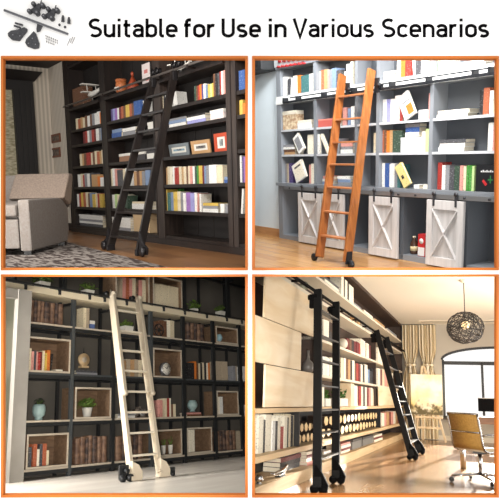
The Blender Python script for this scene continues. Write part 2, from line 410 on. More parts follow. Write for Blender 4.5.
# centrelines on a grid: x right, y up; x-height 1, cap height 1.42, stroke .2
def arc(cx,cy,rx,ry,a0,a1,n=8): return [(cx+rx*math.cos(math.radians(a0+(a1-a0)*i/n)),cy+ry*math.sin(math.radians(a0+(a1-a0)*i/n))) for i in range(n+1)]
h=.1
GL={
 'o':(.74,[arc(.37,.65,.27,.25,0,180)+arc(.37,.35,.27,.25,180,360)+[(.64,.65)]]),
 'u':(.74,[[(.1,1),(.1,.33)]+arc(.35,.35,.25,.25,180,300)+[(.63,.3)],[(.63,1),(.63,0)]]),
 'n':(.74,[[(.1,0),(.1,1)],[(.1,.7)]+arc(.36,.65,.27,.25,140,0)+[(.63,0)]]),
 'i':(.3,[[(.14,0),(.14,1)],[(.14,1.2),(.14,1.42)]]),
 'l':(.36,[[(.12,1.42),(.12,.22)]+arc(.26,.22,.14,.12,180,270)+[(.33,.1)]]),
 't':(.52,[[(.2,1.32),(.2,.25)]+arc(.36,.25,.16,.15,180,270)+[(.46,.1)],[(.03,.92),(.46,.92)]]),
 'f':(.48,[[(.18,0),(.18,1.12)]+arc(.34,1.14,.16,.18,180,90)+[(.44,1.32)],[(.03,.92),(.42,.92)]]),
 'b':(.74,[[(.1,0),(.1,1.42)],[(.1,.7)]+arc(.37,.65,.26,.25,150,0)+arc(.37,.35,.26,.25,0,-150)+[(.1,.3)]]),
 'a':(.72,[arc(.34,.68,.26,.22,160,0)+[(.6,0)],[(.6,.56),(.32,.56)]+arc(.32,.33,.22,.23,90,270)+[(.42,.1),(.6,.24)]]),
 'e':(.74,[[(.1,.5),(.64,.5),(.64,.65)]+arc(.37,.65,.27,.25,0,180)+[(.1,.35)]+arc(.37,.35,.27,.25,180,320)]),
 'r':(.52,[[(.1,0),(.1,1)],[(.1,.72)]+arc(.36,.62,.25,.28,150,70)]),
 's':(.68,[arc(.33,.7,.24,.2,40,270,10)+arc(.33,.29,.24,.2,90,-140,10)]),
 'c':(.68,[arc(.37,.65,.27,.25,30,180)+arc(.37,.35,.27,.25,180,330)]),
 'S':(.86,[arc(.42,1.02,.31,.3,40,270,12)+arc(.42,.4,.33,.3,90,-140,12)]),
 'U':(.88,[[(.12,1.42),(.12,.4)]+arc(.43,.4,.31,.3,180,360,12)+[(.74,1.42)]]),
 'V':(.86,[[(.05,1.42),(.42,.02),(.79,1.42)]]),
}
def glyph(m,ch,x,sx,sz,base):
    wd,strokes=GL[ch]
    for st in strokes:
        pts=[(x+p[0]*sx,base+p[1]*sz) for p in st]
        # ribbon with mitred joins
        n=len(pts); L=[];Rr=[]
        hw=.093*sx*1.02
        for i in range(n):
            a=V(pts[max(i-1,0)]+(0,));b=V(pts[i]+(0,));c=V(pts[min(i+1,n-1)]+(0,))
            d1=(b-a) if i>0 else (c-b); d2=(c-b) if i<n-1 else (b-a)
            if d1.length<1e-9:d1=d2
            if d2.length<1e-9:d2=d1
            d1.normalize();d2.normalize();t=(d1+d2)
            if t.length<1e-6:t=d1
            t.normalize();nn=V((-t.y,t.x,0));k=hw/max(nn.dot(V((-d1.y,d1.x,0))),.45)
            L.append(b+nn*k);Rr.append(b-nn*k)
        for i in range(n-1):
            q=[L[i],Rr[i],Rr[i+1],L[i+1]]
            m.add([(p.x,BY-.0015,p.y) for p in q],[(0,1,2,3)])
    return wd*sx
def word(txt,px0,px1,T):
    """word spread from pixel px0 to px1"""
    tot=sum(GL[c][0] for c in txt)+.07*(len(txt)-1)-.16
    base=bp(0,37.4)[1]; xh=(bp(0,18.6)[1]-base)/1.42
    x0=bp(px0,0)[0];x1=bp(px1,0)[0]; sx=(x1-x0)/tot; x=x0-.05*sx
    m=MB()
    for c in txt: x+=glyph(m,c,x,sx,xh,base)+.07*sx
    return m.build('word',ink,T)
T=thing(IDENT,'heading_lettering','black heading reading Suitable for Use in Various Scenarios on the white board','lettering',(0,BY,bp(0,38)[1]))
for t,a,b in(('Suitable',89.2,176),('for',184.4,213.8),('Use',222,259.3),('in',268.8,285),('Various',294,372.5),('Scenarios',382.4,487.6)): word(t,a,b,T)
# ---------------------------------------------------------------- hardware pieces shown on the board
blk=mat('hardware_black',(44,44,48),.45,metal=.3,kind='noise',col2=(74,74,78),scale=60)
steel=mat('hardware_steel',(130,130,134),.35,metal=.6)
def q(px,py,y=BY-.02): a=bp(px,py); return V((a[0],y,a[1]))
PXM=BY/F0
def hw(name,label,px,py,group=None,cat='hardware'): 
    return thing(IDENT,name,label,cat,q(px,py,BY),group)
T=hw('ladder_track','long thin grey steel track lying diagonally under the black rollers',5,11)
MB().beam(q(5,11.2),q(69,35.2),2.4*PXM,.012,(0,0,1)).build('rail',steel,T,bevel=.002)
MB().beam(q(5,11.2,BY-.028),q(69,35.2,BY-.028),.5*PXM,.004,(0,0,1)).build('groove',blk,T)
MB().prism([q(*p) for p in((38,24.5),(43,26),(40.5,31.5),(37.5,32.5),(37.2,30))],(0,.02,0)).build('bracket',blk,T)
for i,(cx,cy,lb) in enumerate(((37,9,'black twin-wheel roller nearest the corner above the grey track'),(51.5,14,'black twin-wheel roller between the other roller and the rubber stoppers'))):
    T=hw('ladder_roller',lb,cx,cy,'ladder rollers on the board')
    MB().prism([q(cx+a,cy+b) for a,b in((-4,4.5),(-6,1.5),(-1,-2),(2,-5),(5,-4),(4,0),(2,5.5),(-1,6))],(0,.02,0)).build('roller_plate',blk,T,bevel=.003)
    for a,b,r in((-6.5,3.5,2.2),(1.2,5.2,2.6),(-2.2,-3.6,2.3),(6.6,-2.2,2.6)):
        m=MB().lathe(q(cx+a,cy+b,BY-.001),[(r*PXM,0),(r*PXM,.035),(r*.6*PXM,.04)],14,(0,-1,0)); w_=m.build('wheel',blk,T)
        MB().lathe(q(cx+a,cy+b,BY-.041),[(r*.4*PXM,0),(r*.4*PXM,.004)],10,(0,-1,0)).build('axle',steel,w_)
    MB().tube([q(cx+4.2,cy-4),q(cx+5.4,cy-7.5)],.6*PXM,8).build('pin',blk,T)
for pts,lb in((((8.5,34),(12,31.3),(18,30.5),(25,28),(28,29.5),(27.5,32),(20,41.5),(12.5,40.5),(9,37)),'dark rounded foot plate below the two short bars'),
    (((34.5,32),(36.5,34),(40,44),(39.5,48.5),(35,49.5),(28,47),(25.8,43.5),(27,40)),'dark triangular foot plate beside the loose screws')):
    T=hw('foot_plate',lb,pts[0][0],49,'foot plates on the board')
    MB().prism([q(*p) for p in pts],(0,.02,0)).build('plate',blk,T,bevel=.003)
    cx=sum(p[0] for p in pts)/len(pts);cy=sum(p[1] for p in pts)/len(pts)
    for a,b in((-4,2),(3,3),(0,-3)): MB().lathe(q(cx+a,cy+b,BY-.019),[(.7*PXM,0),(.7*PXM,.003)],8,(0,-1,0)).build('bolt',steel,T)
for a,b,lb in(((16,24),(23.8,26.2),'upper short dark bar under the grey track'),((15,26.6),(21.5,28.8),'lower short dark bar just above the foot plate')):
    tag(MB().beam(q(*a),q(*b),1.6*PXM,.015,(0,0,1)).build('end_bar',blk,None,IDENT,q(a[0],a[1],BY),bevel=.002),lb,'hardware','short bars on the board')
for x,y,lb in((63.7,16.5,'black rubber stopper standing nearer the rollers'),(69.7,18.3,'black rubber stopper farther from the rollers')):
    T=hw('rubber_stopper',lb,x,y+6,'rubber stoppers on the board')
    MB().lathe(q(x,y+6),[(1.5*PXM,0),(1.5*PXM,3.5*PXM),(.9*PXM,6*PXM)],12,(0,0,1)).build('stopper_body',blk,T)
    MB().lathe(q(x,y+6.2),[(1.7*PXM,0),(1.7*PXM,.8*PXM)],12,(0,0,1)).build('collar',blk,T)
for x,y,lb in((60.2,25.8,'small black cap under the nearer rubber stopper'),(65.8,28,'small black cap under the farther rubber stopper')):
    tag(MB().ball(q(x,y),1.35*PXM,10).build('stopper_cap',blk,None,IDENT,q(x,y,BY)),lb,'hardware','round caps on the board')
k=0
for r in range(3):
    for c in range(7 if r<2 else 5):
        x=46.2+c*1.85+r*.2; y=36+r*2.6+c*.75
        if r==2: y+=.2
        m=MB().lathe(q(x,y,BY-.004),[(.42*PXM,0),(.42*PXM,.006)],6,(0,-1,0)); m.beam(q(x,y,BY-.004),q(x+.2,y+1.3,BY-.004),.35*PXM,.004,(1,0,0))
        tag(m.build('screw',steel if r==1 else blk,None,IDENT,q(x,y,BY)),'tiny screw lying among the loose screws beside the triangular foot plate','screw','loose screws on the board'); k+=1
for i,(a,b) in enumerate((((67.2,46),(70.5,38.5)),((70.5,43),(73,37)),((72,44),(75.2,37)))):
    tag(MB().tube([q(a[0],a[1],BY-.005),q(b[0],b[1],BY-.005)],.3*PXM,6).build('drill_bit',steel,None,IDENT,q(a[0],a[1],BY)),['thin steel pin nearest the loose screws, the lowest reaching','short thin steel pin in the middle of the three','thin steel pin closest to the heading lettering'][i],'pin','thin pins on the board')
def area(name,room,loc,target,size,power,col=(1,1,1),sy=None):
    l=bpy.data.lights.new(name,'AREA'); l.energy=power; l.color=col; l.shape='RECTANGLE'; l.size=size; l.size_y=sy or size
    o=bpy.data.objects.new(name,l); C.objects.link(o)
    Mr=room.M if room is not IDENT else Matrix.Identity(4)
    p=Mr@V(loc); t=Mr@V(target); o.location=p; o.rotation_euler=(t-p).to_track_quat('-Z','Y').to_euler(); return o
def spot(name,loc,target,power,ang,size=.25,col=(1,1,1),blend=.3):
    l=bpy.data.lights.new(name,'SPOT'); l.energy=power; l.color=col; l.spot_size=math.radians(ang); l.spot_blend=blend; l.shadow_soft_size=size
    o=bpy.data.objects.new(name,l); C.objects.link(o); o.location=loc; o.rotation_euler=(V(target)-V(loc)).to_track_quat('-Z','Y').to_euler(); return o
# ================================================================ ROOM 1: dark wood library
r=A; Z=AZ; X=AX
wd=mat('dark_wood',(38,27,22),.45,kind='wood',col2=(24,17,15),scale=3,vec=(6,6,.6),dist=.5,bump=.1)
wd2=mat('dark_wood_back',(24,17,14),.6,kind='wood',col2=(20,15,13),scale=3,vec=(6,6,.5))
wdu=mat('dark_wood_upright',(66,54,48),.5,kind='wood',col2=(36,28,25),scale=3,vec=(8,8,.5))
FZ=FZ_A=(r.W(165,243.5).z+r.W(243,256).z)/2
ZT=3.9
# uprights
up=[(69,73),(104,109),(155.5,163),(227.5,237.5)]
UX=[(r.xat(a,0,.4),r.xat(b,0,.4)) for a,b in up]
Xend=r.xat(262,0,0)
bk=thing(r,'bookcase','tall dark brown built-in bookcase lining the library wall behind the black ladder','bookcase',(UX[1][0],0,FZ))
DP=.36
for i,(a,b) in enumerate(UX):
    MB().box(a,b,-.01,DP,FZ,ZT).build('upright',wdu if i in(2,3) else wd,bk)
    if i==3:
        MB().box((a+b)/2-.01,(a+b)/2+.01,-.018,-.01,FZ,ZT).build('upright_bead',wd,bk)
    else: MB().box(a-.0,a+.03,-.018,-.01,FZ,ZT).build('upright_bead',wd,bk)
bays=[(UX[0][1],UX[1][0]),(UX[1][1],UX[2][0]),(UX[2][1],UX[3][0]),(UX[3][1],Xend)]
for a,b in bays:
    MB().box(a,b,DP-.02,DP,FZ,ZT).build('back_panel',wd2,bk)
    n=max(2,int((b-a)/.4))
    for k in range(1,n): MB().box(a+(b-a)*k/n-.006,a+(b-a)*k/n+.006,DP-.026,DP-.02,FZ,ZT).build('panel_batten',wd,bk)
    for j,z in enumerate(Z):
        t=.05 if j else .06
        MB().box(a,b,0 if j else -.05,DP-.02,z-t,z).build('shelf',wd,bk)
MB().box(UX[0][0],Xend,-.03,DP,FZ,Z[6]-.05).build('plinth',wd,bk)
for a,b in bays: MB().box(a,b,0,DP-.02,2.45,2.5).build('shelf',wd,bk)
r.bays=bays; r.under=[z-.062 for z in Z]
# shell
cx_=r.xat(51.5,.12,1.5)
ZC=r.zat(68.5,cx_,.12)
wallp=mat('striped_wallpaper',(214,204,190),.8,kind='stripes',col2=(186,176,162),scale=3.4)
ceil=mat('dark_ceiling',(42,30,27),.7,kind='noise',col2=(26,19,17),scale=3)
struct(MB().box(cx_-.05,UX[0][0]-.005,.12,.17,FZ,ZC),'wall_back',wallp,r)
lw=mat('striped_wallpaper_side',(214,204,190),.8,kind='stripes',col2=(186,176,162),scale=3.4)
nt=lw.node_tree
for n_ in nt.nodes:
    if n_.type=='TEX_WAVE': n_.bands_direction='Y'
jy0=r.G(36,150,cx_).y; jy1=r.G(-30,150,cx_).y
zt_=r.G(36,78,cx_).z
struct(MB().box(cx_-.05,cx_,jy0,.17,FZ,ZC).box(cx_-.05,cx_,jy1-2,jy0,zt_,ZC),'wall_left',lw,r)
struct(MB().box(cx_-.05,Xend,-6,.6,ZC,ZC+.05),'ceiling',ceil,r)
fl=mat('parquet',(150,106,68),.35,kind='planks',col2=(112,74,46),scale=.28)
struct(MB().box(cx_-.6,Xend+.5,-6,.2,FZ-.04,FZ),'floor',fl,r)
struct(MB().box(cx_,UX[0][0]-.01,.1,.12,FZ,FZ+.16),'baseboard_back',wd,r)
# black doorway on the left wall with a curtained glass
T=thing(r,'door_1','','door',(cx_,jy0,FZ)); 
for k_ in('label','category'): del T[k_]
T['kind']='structure'
gl0=r.G(16,150,cx_).y; gz=r.G(12,90,cx_).z
black=mat('black_lacquer',(26,23,23),.5)
MB().box(cx_-.02,cx_+.10,gl0,jy0,FZ,zt_).build('door_jamb',black,T)
for k in range(4):
    yy=gl0+(jy0-gl0)*(k+.5)/4
    MB().box(cx_+.10,cx_+.115,yy-.03,yy+.03,FZ,zt_-.3).build('fluting',black,T)
MB().box(cx_-.02,cx_+.10,jy1-1,gl0,gz,zt_).build('door_head',black,T)
ct=r.G(30,72,cx_).z
MB().hexa([(cx_,jy1-1,zt_-.1),(cx_+.12,jy1-1,zt_-.1),(cx_+.12,jy0+.03,zt_-.1),(cx_,jy0+.03,zt_-.1),(cx_,jy1-1,zt_+.08),(cx_+.36,jy1-1,zt_+.08),(cx_+.36,jy0+.15,zt_+.08),(cx_,jy0+.15,zt_+.08)]).build('cornice',black,T)
cur=mat('lace_curtain',(214,206,178),.8,kind='noise',col2=(150,140,110),scale=9,mixf=.3,vec=(1,1,3))
MB().box(cx_-.04,cx_-.02,jy1-1,gl0,FZ,gz).build('curtain_panel',cur,T)
stoneq=mat('stone_chimney',(150,140,122),.9,kind='noise',col2=(74,66,56),scale=8,mixf=.25,vec=(1,1,4),bump=.4)
# small framed pictures on strip wall
for (a,b,c,d,lb) in((52.5,133,60.5,143.5,'small brown framed picture, upper of two on striped wallpaper'),(52.5,147,60.5,158,'small brown framed picture, lower of two on striped wallpaper')):
    p0=r.W(a,d,.12);p1=r.W(b if False else c,b,.12)
    x0,x1,z0,z1=p0.x,p1.x,r.W(a,d,.12).z,r.W(c,b,.12).z
    T=thing(r,'wall_picture',lb,'picture',((x0+x1)/2,.12,z0),'pictures on the striped wall')
    fm=mat('frame_brown',(112,66,44),.5); f=.04
    m=MB()
    m.box(x0,x1,.09,.118,z0,z0+f).box(x0,x1,.09,.118,z1-f,z1).box(x0,x0+f,.09,.118,z0+f,z1-f).box(x1-f,x1,.09,.118,z0+f,z1-f)
    m.build('frame',fm,T)
    MB().box(x0+f,x1-f,.105,.118,z0+f,z1-f).build('print',mat('print_dim',(120,104,92),.5,kind='noise',col2=(50,42,40),scale=14,mixf=.2),T)
# ---- books
w1=['second shelf, leftmost bay of dark bookcase']
names=['top','second','third','fourth','fifth','sixth','bottom']
bn=['first','second','third','fourth']
def wh(j,b): return '%s shelf, %s bay of dark bookcase'%(names[j],bn[b])
def gp(j,b): return 'books on the %s shelf in the %s bay of the dark bookcase'%(names[j],bn[b])
K=dict(dep=.2)
def R1(j,b,x0,spec,**k):
    row(r,x0,Z[j],spec,wh(j,b),gp(j,b),name='paperback',kindname='paperback',**k)
R1(1,0,76,'2,11,c 2.6,10,O 2.4,11,t 2.2,10,c 2.4,11.5,b 2.4,11,w 2.2,12,b 2.4,12,e 2.4,12,w 2.4,13,w 4,12,o 4,12.5,t')
R1(2,0,83,'2.6,13,m 2,12.5,r 2,13,w 2,13,e 2.4,13.5,r 2.2,14,m 2.6,14.5,w 2.2,14,e 3,15,s')
R1(3,0,80,'2,12,c 2.2,12,t 2.2,12.5,b 2.2,12.4,r 2.2,12.6,r 2,12,c 2.2,13,b 2.2,13.3,c 2.2,12.6,O 2,13,t 2.3,14,c 2.2,13.5,e')
R1(4,0,78,'2.6,12.5,w 2.4,13,c 1.8,12,r 2.4,13.5,e 2.6,13,w 2,13.8,d 6,12,t 2.6,10,o 3,9,w')
R1(5,0,77.5,'2,12.5,w 1.8,13,r 2.4,14,y 2.2,14,O 2.2,14.5,c 2,13.5,b 2.4,14,s 3,13,y 2.4,14,c 1.8,14,r 2.2,13.5,y')
R1(1,1,111,'2,12,p 2,12,L 2,12,v 2,12,w 2,12,m 2,12.5,O 2.4,12.5,b 4,13,y 2.4,13,O 2.2,13,b 3.6,14.5,u 3.6,14.5,u 2,-1,- 3,13,w')
R1(4,1,110.5,'2.4,17,c 2.4,17.5,w 2,17,P 6,16,d 2.4,17,c 3,17.5,w 5,-1,- 3,14,t 3,14,b 2.4,14.5,t 3,14,e 4.5,15,s')
R1(5,1,110.5,'2,13,c 2.4,13.4,w 2.4,14,l 2.2,13.4,c 2.6,13,w 6,13.5,n/')
R1(1,2,158.5,'2,18,y 3,17,c 1.8,17,k 3.4,17,w 4,-1,- 5,14,w\\')
R1(1,2,194,'1.8,15.5,n 1.8,15,b 2,15.2,r 2,15.6,o 2,15,p 2,15.4,w 1.8,14,s 2,14,y 2,14,l 2,14.3,y 2,23,b 2,23,k 2,23,d 1.6,24,r 2.2,24,w 2.2,24,P 1.6,24,r',start=5)
R1(4,2,164,'2,17.5,t 1.8,17,t 2,18,c 2.6,17.6,W 2.2,18,w 2,16.5,r 2.6,17,r 2.6,17.6,c 2,16.5,t 2.4,17.5,c 2,17.6,b 1.8,18,c 2.2,17.5,P 2.4,17.5,w 2.2,17.5,n 1.6,18,g 4,18,y 1.8,18,m 2,17.5,s 3,18,e 7.5,18.5,w 6,18,c',gap=.003)
R1(5,2,163.5,'4,21,y 3.4,18,G 2.6,18.5,s 4,19,y 3.4,19.5,c 2.4,19,e 2.8,18.5,w 4.4,19,v 4,18.5,L 2.4,19,w 2.6,19,P/ 2,18,w',gap=.003)
# thick green book behind
xa,xb=max(r.xat(167,.2,Z[5]),UX[2][1]+.005),r.xat(178.5,.2,Z[5])
slab_book(r,xa,xb,.25,.07,Z[5],cap(r,Z[5],r.zat(187.5,xa,.24)-Z[5]),'g','large bright green book standing behind yellow books, sixth shelf of dark bookcase','books on the sixth shelf in the third bay of the dark bookcase')
flat_pile(r,200.5,218.5,Z[5],'3.6,w 3,e 2.8,y',wh(5,2),gp(5,2))
R1(5,2,220,'4,9,w 1,-1,- 2.6,7.5,e',start=12)
flat_pile(r,218.5,229,Z[4],'3.4,u 3,s',wh(4,2),gp(4,2))
flat_pile(r,168,186,Z[2],'4,w 3,s 2.4,e','third shelf, third bay of dark bookcase by ladder',gp(2,2),yo=.05)
flat_pile(r,186.5,206,Z[2],'4,L 3.4,w 2,k',wh(2,2)+' mid',gp(2,2),yo=.05)
flat_pile(r,111.5,122,Z[2],'5.4,u 3.4,s',wh(2,1)+' beside upright',gp(2,1),yo=.05)
flat_pile(r,122.5,136,Z[2],'4.6,e 3.4,w',wh(2,1)+' beside ladder',gp(2,1),yo=.05)
flat_pile(r,72.5,103,Z[6],'2.6,d 2.2,w 2.2,e 2.4,w 2,w',wh(6,0),gp(6,0),yo=.06,dep=.26,noun='flat magazine',name='magazine',cat='magazine')
flat_pile(r,110.5,131,Z[6],'3,e 2.6,w 2.6,w 2.6,w 2,w',wh(6,1),gp(6,1),yo=-.0,dep=.26,noun='paper bundle',name='paper_stack',cat='papers')
flat_pile(r,131.5,151,Z[5],'3,w 2.6,w 2,c',wh(5,1),gp(5,1))
R1(0,0,73.3,'9.5,19,b',dep=.25)
# D bay
R1(1,3,231+8,'6,20,u 2,21,k 5,18,o')
R1(2,3,239,'3.4,15,y 3,11,o 4,15,y')
R1(4,3,239.5,'2.4,27,w 2,26,p 2.2,26,v 3,26,w')
R1(5,3,240,'4.4,26,w/')
# simple shapes on shelves
def boxthing(name,label,cat,x0,x1,yt,Zs,mt,yo=.06,dep=.15,lid=None,group=None):
    a=r.xat(x0,yo,Zs);b=r.xat(x1,yo,Zs);h=r.zat(yt,(a+b)/2,yo)-Zs;a,b=clampx(r,a,b,.012);a,b=occupy(r,Zs,a,b);h=cap(r,Zs,h)-.012;Zs+=.002
    m=MB().box(a,b,yo,yo+dep,Zs,Zs+h)
    if lid is None: return tag(m.build(name,mt,None,r,((a+b)/2,yo,Zs),bevel=.006),label,cat,group)
    T=thing(r,name,label,cat,((a+b)/2,yo,Zs),group); m.build('box_body',mt,T,bevel=.004)
    MB().box(a-.006,b+.006,yo-.006,yo+dep+.006,Zs+h*.72,Zs+h+.01).build('lid',lid,T,bevel=.004); return T
cw=mat('ceramic_white',(226,222,214),.4); kb=mat('kraft_card',(196,168,130),.8)
boxthing('storage_box','white square box on the third shelf seen between the ladder rails','box',148,153.5,122,Z[2],cw,lid=cw)
boxthing('toy_tin','low brown and white tin on the fourth shelf beside the ladder','tin',119.5,130.5,153.5,Z[3],mat('tin_brown',(150,110,84),.5),lid=cw)
boxthing('dark_box','dark box with white side on fourth shelf seen through the ladder','box',137,145,151.5,Z[3],mat('box_dk',(60,56,60),.5),lid=cw)
boxthing('white_box','small black and white box on fourth shelf beside the second upright','box',147,154.5,150.5,Z[3],cw,lid=mat('box_dk',(60,56,60),.5))
boxthing('card_box','tan cardboard box on the bottom shelf behind the ladder','box',134,150,211,Z[6],kb,yo=.05,dep=.22,lid=kb)
boxthing('game_box','white and pink box lying on third shelf beside the wide upright','box',210.5,223.5,109.5,Z[2],mat('box_pinkish',(216,190,188),.6,kind='noise',col2=(240,236,230),scale=16),lid=cw)
# framed pictures
def frame(x0,x1,yt,Zs,fm,lb,tilt=0,yo=.08,pic=(120,140,150),pic2=(40,44,50)):
    a=r.xat(x0,yo,Zs);b=r.xat(x1,yo,Zs);h=r.zat(yt,(a+b)/2,yo)-Zs;f=.05
    T=thing(r,'picture_frame',lb,'frame',((a+b)/2,yo,Zs),'framed pictures on the dark bookcase')
    Rm=Matrix.Rotation(math.radians(8),3,'X')
    def pb(m,x0,x1,y0,y1,z0,z1):
        q_=MB().box(x0,x1,y0,y1,z0,z1); pts=[]
        for p in q_.v:
            p2=Rm@V((p.x,p.y,p.z)); p2=V((p2.x+tilt*p.z,yo+p2.y+.04,Zs+p2.z+.006)); pts.append(p2)
        m.add(pts,q_.f); return m
    m=MB()
    for s_ in((a,b,0,.02,0,f),(a,b,0,.02,h-f,h),(a,a+f*1.4,0,.02,f,h-f),(b-f*1.4,b,0,.02,f,h-f)): pb(m,*s_)
    m.build('frame_border',fm,T)
    mo_=pb(MB(),a+f*1.4,b-f*1.4,.008,.018,f,h-f).build('mount',mat('frame_mount',(224,220,210),.7),T)
    g=f*1.6
    pb(MB(),a+f*1.4+.06,b-f*1.4-.06,.004,.008,g,h-g).build('picture',mat('pict_%d'%pic[0],pic,.4,kind='noise',col2=pic2,scale=7,mixf=.12),mo_)
    pb(MB(),(a+b)/2-.01,(a+b)/2+.01,.02,.03,.0,h*.6).build('strut',fm,T)
frame(168,187,144,Z[3],mat('frame_pewter',(120,128,132),.4),'pewter framed picture on the fourth shelf beside the ladder',pic=(130,160,176))
frame(190,208.5,140.5,Z[3],mat('frame_tan',(188,148,104),.5),'tan framed picture between the pewter and the red frames',pic=(122,116,112))
frame(212.5,226,133.5,Z[3],mat('frame_red',(186,74,44),.5),'orange red framed picture tilted against the wide upright',tilt=.12,pic=(170,180,176),pic2=(90,90,94))
# top shelf ornaments
def on(px,Zs,yo): return V((r.xat(px,yo,Zs),yo,Zs+.002))
p=on(121.5,Z[0],.1); T=thing(r,'lantern_pot','round orange pierced pot with bright holes on the top shelf','pot',p)
hh=r.zat(79.5,p.x,.1)-Z[0]; oc=mat('terracotta',(206,124,72),.5,kind='noise',col2=(150,80,46),scale=10); rad=5.4/r.ppm(p)
MB().lathe(p,[(rad*.8,0),(rad,.25*hh),(rad*1.02,.6*hh),(rad*.95,.85*hh)],20).build('pot_body',oc,T)
MB().lathe(p+V((0,0,.85*hh)),[(rad*1.03,0),(rad*1.0,.15*hh)],20).build('rim',oc,T)
for a_ in(-2.2,-1.6,-1.0): MB().ball(p+V((rad*math.cos(a_),rad*math.sin(a_),.35*hh)),.035,8).build('hole',cw,T)
p=on(133,Z[0],.1); hh=r.zat(74.5,p.x,.1)-Z[0]
T=thing(r,'ornament_tent','small orange red pyramid ornament between the pot and the white card','ornament',p)
rc=mat('terracotta_red',(198,92,58),.5,kind='noise',col2=(140,56,36),scale=8)
MB().lathe(p,[(hh*.48,0),(hh*.46,.25*hh),(hh*.2,.6*hh),(.01,hh)],4).build('pyramid',rc,T); MB().lathe(p+V((0,0,hh*.93)),[(.02,0),(.03,.04),(.005,.07)],8).build('finial',rc,T)
a=r.xat(142.5,.05,Z[0]);b=r.xat(150,.05,Z[0]);h=r.zat(62,b,.05)-Z[0]
T=thing(r,'greeting_card','tall white card with red marks standing on the top shelf','card',(a,.05,Z[0]))
MB().box(a,b,.05,.06,Z[0]+.002,Z[0]+h).build('card_sheet',mat('card_white',(220,208,206),.7),T)
MB().box(a+(b-a)*.3,a+(b-a)*.75,.046,.05,Z[0]+h*.55,Z[0]+h*.72).build('card_print',mat('card_red',(196,120,116),.7),T)
MB().box(a+(b-a)*.5,b-.01,.046,.05,Z[0]+h*.2,Z[0]+h*.3).build('card_print',mat('card_red',(196,120,116),.7),T)
def plane(px0,px1,ptop,Zs,lb,yo=.1,sc=1):
    p=on((px0+px1)/2,Zs,yo); L=r.xat(px1,yo,Zs)-r.xat(px0,yo,Zs)
    T=thing(r,'model_airplane',lb,'model airplane',p)
    m_=cw; z=Zs+L*.24
    MB().tube([(p.x-L*.45,yo,z+.0),(p.x-L*.3,yo,z+.01),(p.x,yo,z+.01),(p.x+L*.3,yo,z+.04),(p.x+L*.5,yo,z+.07)],[L*.04,L*.065,L*.065,L*.045,L*.02],10).build('fuselage',m_,T)
    MB().box(p.x-L*.28,p.x-L*.08,yo-.22,yo+.13,z+.02,z+.035).build('wing',m_,T)
    MB().box(p.x-L*.32,p.x-L*.12,yo-.22,yo+.13,z+.17,z+.185).build('wing',m_,T)
    MB().box(p.x+L*.38,p.x+L*.5,yo-.02,yo+.02,z+.05,z+.2).build('tail_fin',m_,T)
    for s_ in(-.1,.08): MB().tube([(p.x-L*.2,yo+s_,z+.03),(p.x-L*.22,yo+s_,z+.17)],.008,6).build('wing_strut',m_,T)
    MB().tube([(p.x-L*.2,yo,z),(p.x-L*.22,yo,Zs+.035)],.01,6).build('gear_leg',m_,T)
    MB().lathe((p.x-L*.22,yo-.012,Zs+.04),[(.038,0),(.038,.024)],12,(0,1,0)).build('wheel',mat('gunmetal',(60,60,60),.5),T)
plane(88.5,103,86,Z[0],'white model biplane on the top shelf near the left wall')
plane(177,191,58,Z[0],'white model airplane at the top above the ladder rollers')
# ornaments in the last bay
p=V((UX[3][1]+.12,.17,Z[3]+.002)); T=thing(r,'teapot','white teapot on a black stand at the fourth shelf edge','teapot',p)
MB().lathe(p,[(.08,0),(.09,.05),(.07,.09)],16).build('stand',mat('gunmetal',(60,60,60),.5),T)
MB().lathe(p+V((0,0,.09)),[(.05,0),(.08,.06),(.08,.12),(.05,.17),(.02,.2)],16).build('pot',cw,T)
